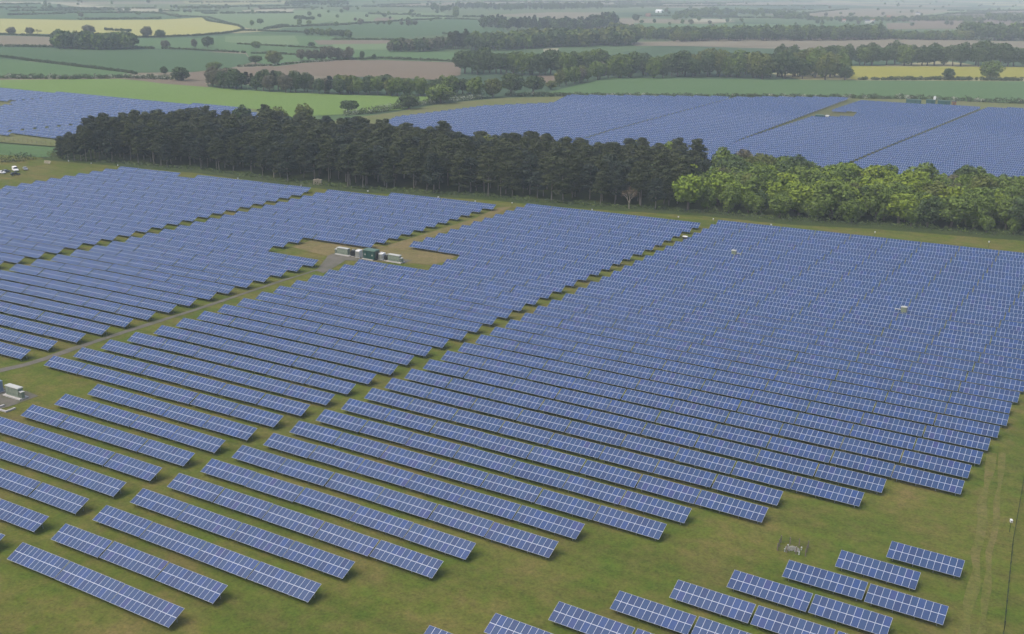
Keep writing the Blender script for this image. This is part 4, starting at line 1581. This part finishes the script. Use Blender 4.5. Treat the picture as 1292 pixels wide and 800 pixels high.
# pallet stack under the pines
gx, gy = G(401, 233, GZ)
t = empty('pallet_stack', (gx, gy, GZ), R(5))
for sx, n in ((-1.5, 13), (0, 15), (1.45, 14)):
    for k in range(n):
        b = MB()
        z = k * .17
        jx, jy = rnd.uniform(-.08, .08), rnd.uniform(-.08, .08)
        for q in range(5):
            b.box(sx - .6 + jx, sx + .6 + jx, -.5 + q * .22 + jy, -.36 + q * .22 + jy, z + .125, z + .15)
        for q in (-.55, 0, .5):
            b.box(sx + q + jx - .05, sx + q + jx + .05, -.5 + jy, .5 + jy, z, z + .122)
        b.build('pallet', M['wood_pale'], t)
tag(t, 'stack of pale timber pallets at the foot of the dark pines', 'pallets')
for i, (x, y, a) in enumerate(((58.5, 206, .3), (62.5, 206.5, -.3))):
    gx, gy = G(x, y, GZ)
    t = empty('timber_hurdle', (gx, gy, GZ), a)
    b = MB()
    for k in range(7):
        xx = -1.05 + k * .35
        b.add([(xx - .1, -.3, 0), (xx + .1, -.3, 0), (xx + .1, .3, 1.3), (xx - .1, .3, 1.3), (xx - .1, -.24, 0), (xx + .1, -.24, 0), (xx + .1, .36, 1.3), (xx - .1, .36, 1.3)],
              [(0, 1, 2, 3), (7, 6, 5, 4), (0, 4, 5, 1), (1, 5, 6, 2), (2, 6, 7, 3), (3, 7, 4, 0)])
    b.build('boards', M['wood_pale'], t)
    b = MB()
    b.tube((-1.1, -.24, .3), (1.1, -.24, .3), .05, .05, 5)
    b.tube((-1.1, .12, 1.0), (1.1, .12, 1.0), .05, .05, 5)
    b.build('rail', M['wood_dark'], t)
    tag(t, ('pale leaning timber hurdle beside the hedge near the pine wood tip', 'second pale timber hurdle, nearer the pines, leaning by the hedge')[i], 'hurdle', 'leaning timber hurdles')


def container(x, y, L, H, D, label, rz=R(2.0)):
    gx, gy = G(x, y, .5)
    t = empty('storage_container', (gx, gy, .5), rz)
    b = MB()
    n = 16
    for k in range(n):
        x0 = -L / 2 + L * k / n
        dd = 0 if k % 2 else .06
        b.box(x0, x0 + L / n - .002, -D / 2 + dd, D / 2 - dd, 0, H)
    b.build('body', M['teal_box'], t)
    b = MB()
    b.box(-L / 2 - .05, L / 2 + .05, -D / 2 - .05, D / 2 + .05, H + .003, H + .14)
    b.build('roof', M['green_roof'], t)
    b = MB()
    b.box(L * .1, L * .1 + 1.1, -D / 2 - .05, -D / 2 - .004, .1, H * .85)
    b.build('door', M['green_paint'], t)
    return tag(t, label, 'container')


container(1152.5, 130.5, 10.5, 2.9, 3, 'longest dark teal container behind the far solar field')
container(1174, 130.8, 6.5, 2.9, 3, 'middle dark teal container behind the far solar field')
container(1191, 132, 9.0, 3.0, 3, 'dark teal container nearest the small brown shed behind the far field')
gx, gy = G(1203.5, 133, .5)
t = empty('small_shed', (gx, gy, .5), R(4))
b = MB()
b.box(-1.4, 1.4, -1.2, 1.2, 0, 2.6)
b.build('wall', M['rust'], t)
b = MB()
b.add([(-1.6, -1.4, 2.603), (1.6, -1.4, 2.603), (1.6, 1.4, 2.603), (-1.6, 1.4, 2.603), (-1.6, 0, 3.5), (1.6, 0, 3.5)], [(0, 1, 5, 4), (2, 3, 4, 5), (0, 4, 3), (1, 2, 5), (3, 2, 1, 0)])
b.build('roof', M['dark'], t)
b = MB()
b.box(-.4, .4, -1.24, -1.203, .05, 2.0)
b.build('door', M['dark'], t)
tag(t, 'small brown shed at the end of the row of teal containers', 'shed')
gx, gy = G(1179, 127.5, .5)
t = empty('water_tank', (gx, gy, .5), 0)
b = MB()
b.tube((0, 0, 0), (0, 0, 3.6), .9, .9, 14, 0, True)
b.build('tank', M['white'], t)
b = MB()
b.tube((0, 0, 3.603), (0, 0, 4.0), .9, .2, 14, 0, True)
b.build('lid', M['offwhite'], t)
tag(t, 'white upright tank behind the middle teal container', 'tank')
container(1034, 150, 5.5, 2.6, 2.6, 'dark container in the clearing in the middle of the far solar field')
transformer(1043.5, 150.2, 2.2, 2.0, 2.4, 'white transformer beside the dark container in the far solar clearing', R(2), 'white', 'offwhite')


def car(x, y, rz, kind, paint, label):
    gx, gy = G(x, y, GZ)
    t = empty('parked_' + kind, (gx, gy, GZ), rz)
    t.scale = (.88, .88, .88)
    van = kind == 'van'
    L, W2 = (5.2, 1.0) if van else (4.5, .9)
    if van:
        prof = [(-L / 2, .45), (-L / 2, 2.25), (-L / 2 + .2, 2.4), (L / 2 - 1.9, 2.4), (L / 2 - 1.1, 1.45), (L / 2 - .15, 1.15), (L / 2, .9), (L / 2, .45)]
    else:
        prof = [(-L / 2, .4), (-L / 2, .95), (-L / 2 + .35, 1.05), (-L / 2 + .75, 1.45), (-.2, 1.52), (.45, 1.45), (1.1, 1.0), (L / 2 - .2, .88), (L / 2, .7), (L / 2, .4)]
    n = len(prof)
    v, f = [], []
    for s, ins in ((-1, 1.0), (1, 1.0)):
        for (a, z) in prof:
            k = W2 * (1 - .16 * max(0, (z - 1.0)) / (1.4 if van else .5))
            v.append((a, s * k, z))
    f = [(i, (i + 1) % n, n + (i + 1) % n, n + i) for i in range(n)] + [tuple(range(n - 1, -1, -1)), tuple(range(n, 2 * n))]
    b = MB()
    b.add(v, f)
    b.build('body', M[paint], t)
    b = MB()
    if van:
        for s in (-1, 1):
            b.box(L / 2 - 2.4, L / 2 - 1.5, s * .96 - .02, s * .96 + .02, 1.45, 2.0)
        b.add([(L / 2 - 1.82, -.82, 2.36), (L / 2 - 1.82, .82, 2.36), (L / 2 - 1.10, .90, 1.50), (L / 2 - 1.10, -.90, 1.50)], [(0, 1, 2, 3)])
    else:
        for s in (-1, 1):
            b.box(-1.4, .45, s * .84 - .03, s * .84 + .03, 1.08, 1.38)
        b.add([(.50, -.74, 1.47), (.50, .74, 1.47), (1.12, .80, 1.03), (1.12, -.80, 1.03)], [(0, 1, 2, 3)])
        b.add([(-L / 2 + .70, -.72, 1.45), (-L / 2 + .70, .72, 1.45), (-L / 2 + .32, .80, 1.08), (-L / 2 + .32, -.80, 1.08)], [(3, 2, 1, 0)])
    b.build('window', M['carglass'], t)
    for wx in (-L * .30, L * .30):
        for s in (-1, 1):
            b = MB()
            b.tube((wx, s * (W2 - .1), .34), (wx, s * (W2 + .06), .34), .34, .34, 12, 0, True)
            o = b.build('wheel', M['black'], t)
            b = MB()
            b.tube((wx, s * (W2 + .062), .34), (wx, s * (W2 + .075), .34), .2, .2, 10, 0, True)
            b.build('rim', M['silver'], o)
    return tag(t, label, kind)


car(1.5, 219, R(15), 'car', 'white', 'white car cut by the picture edge at the end of the parked row')
car(8, 217.5, R(100), 'car', 'grey_paint', 'dark grey car between the white car and the white van')
car(19.5, 216, R(-20), 'van', 'white', 'white van parked in front of the long green bush')
car(19.5, 221, R(70), 'pickup', 'dark', 'dark low vehicle parked in front of the white van')
car(32, 214.5, R(-25), 'car', 'silver', 'silver car at the end of the parked row nearest the pines')


def house(x, y, L, D, H, rise, wall, roof, name, label, rz):
    gx, gy = G(x, y)
    t = empty(name, (gx, gy, 0), rz)
    b = MB()
    b.box(-L / 2, L / 2, -D / 2, D / 2, 0, H)
    b.add([(-L / 2, -D / 2, H), (-L / 2, D / 2, H), (-L / 2, 0, H + rise)], [(0, 2, 1)])
    b.add([(L / 2, -D / 2, H), (L / 2, D / 2, H), (L / 2, 0, H + rise)], [(0, 1, 2)])
    b.build('wall', M[wall], t)
    b = MB()
    e = .4
    b.add([(-L / 2 - e, -D / 2 - e, H - .1), (L / 2 + e, -D / 2 - e, H - .1), (L / 2 + e, 0, H + rise + .12), (-L / 2 - e, 0, H + rise + .12)], [(0, 1, 2, 3)])
    b.add([(-L / 2 - e, D / 2 + e, H - .1), (L / 2 + e, D / 2 + e, H - .1), (L / 2 + e, 0, H + rise + .12), (-L / 2 - e, 0, H + rise + .12)], [(3, 2, 1, 0)])
    b.build('roof', M[roof], t)
    if name != 'barn':
        for k in (-.3, .3):
            b = MB()
            b.box(L * k - .6, L * k + .6, -D / 2 - .03, -D / 2 - .004, 1, 2.3)
            b.build('window', M['carglass'], t)
    b = MB()
    b.box(-.6 if name != 'barn' else -2, .6 if name != 'barn' else 2, -D / 2 - .04, -D / 2 - .004, 0.02, 2.1 if name != 'barn' else 4)
    b.build('door', M['dark'], t)
    return tag(t, label, name.replace('farm', '').replace('_', ' ').strip() or 'house')


house(832, 16, 20, 12, 5, 3.5, 'white', 'white', 'barn', 'white roofed barn on the hazy plain above the far green field', R(-10))
house(818, 21, 12, 8, 5, 3, 'brick', 'tile', 'farmhouse', 'red roofed farmhouse near the white barn', R(8))
house(1100, 28.5, 12, 8, 5, 3, 'render', 'tile', 'farmhouse', 'pale walled house at the centre of the distant hamlet', R(-12))
house(1094, 29.5, 10, 7, 5, 3, 'render', 'slate', 'farmhouse', 'pale slate roofed house at the near end of the hamlet', R(20))
house(1122, 23.5, 12, 8, 5, 3, 'brick', 'tile', 'farmhouse', 'brick house above the hamlet beside dark trees', R(-5))
house(1064, 28, 10, 8, 4.5, 3, 'render', 'tile', 'farmhouse', 'pale house apart from the hamlet towards the white barn', R(10))
house(1158, 19, 12, 9, 5, 3, 'render', 'slate', 'farmhouse', 'pale house at the start of the diagonal pale field', R(0))
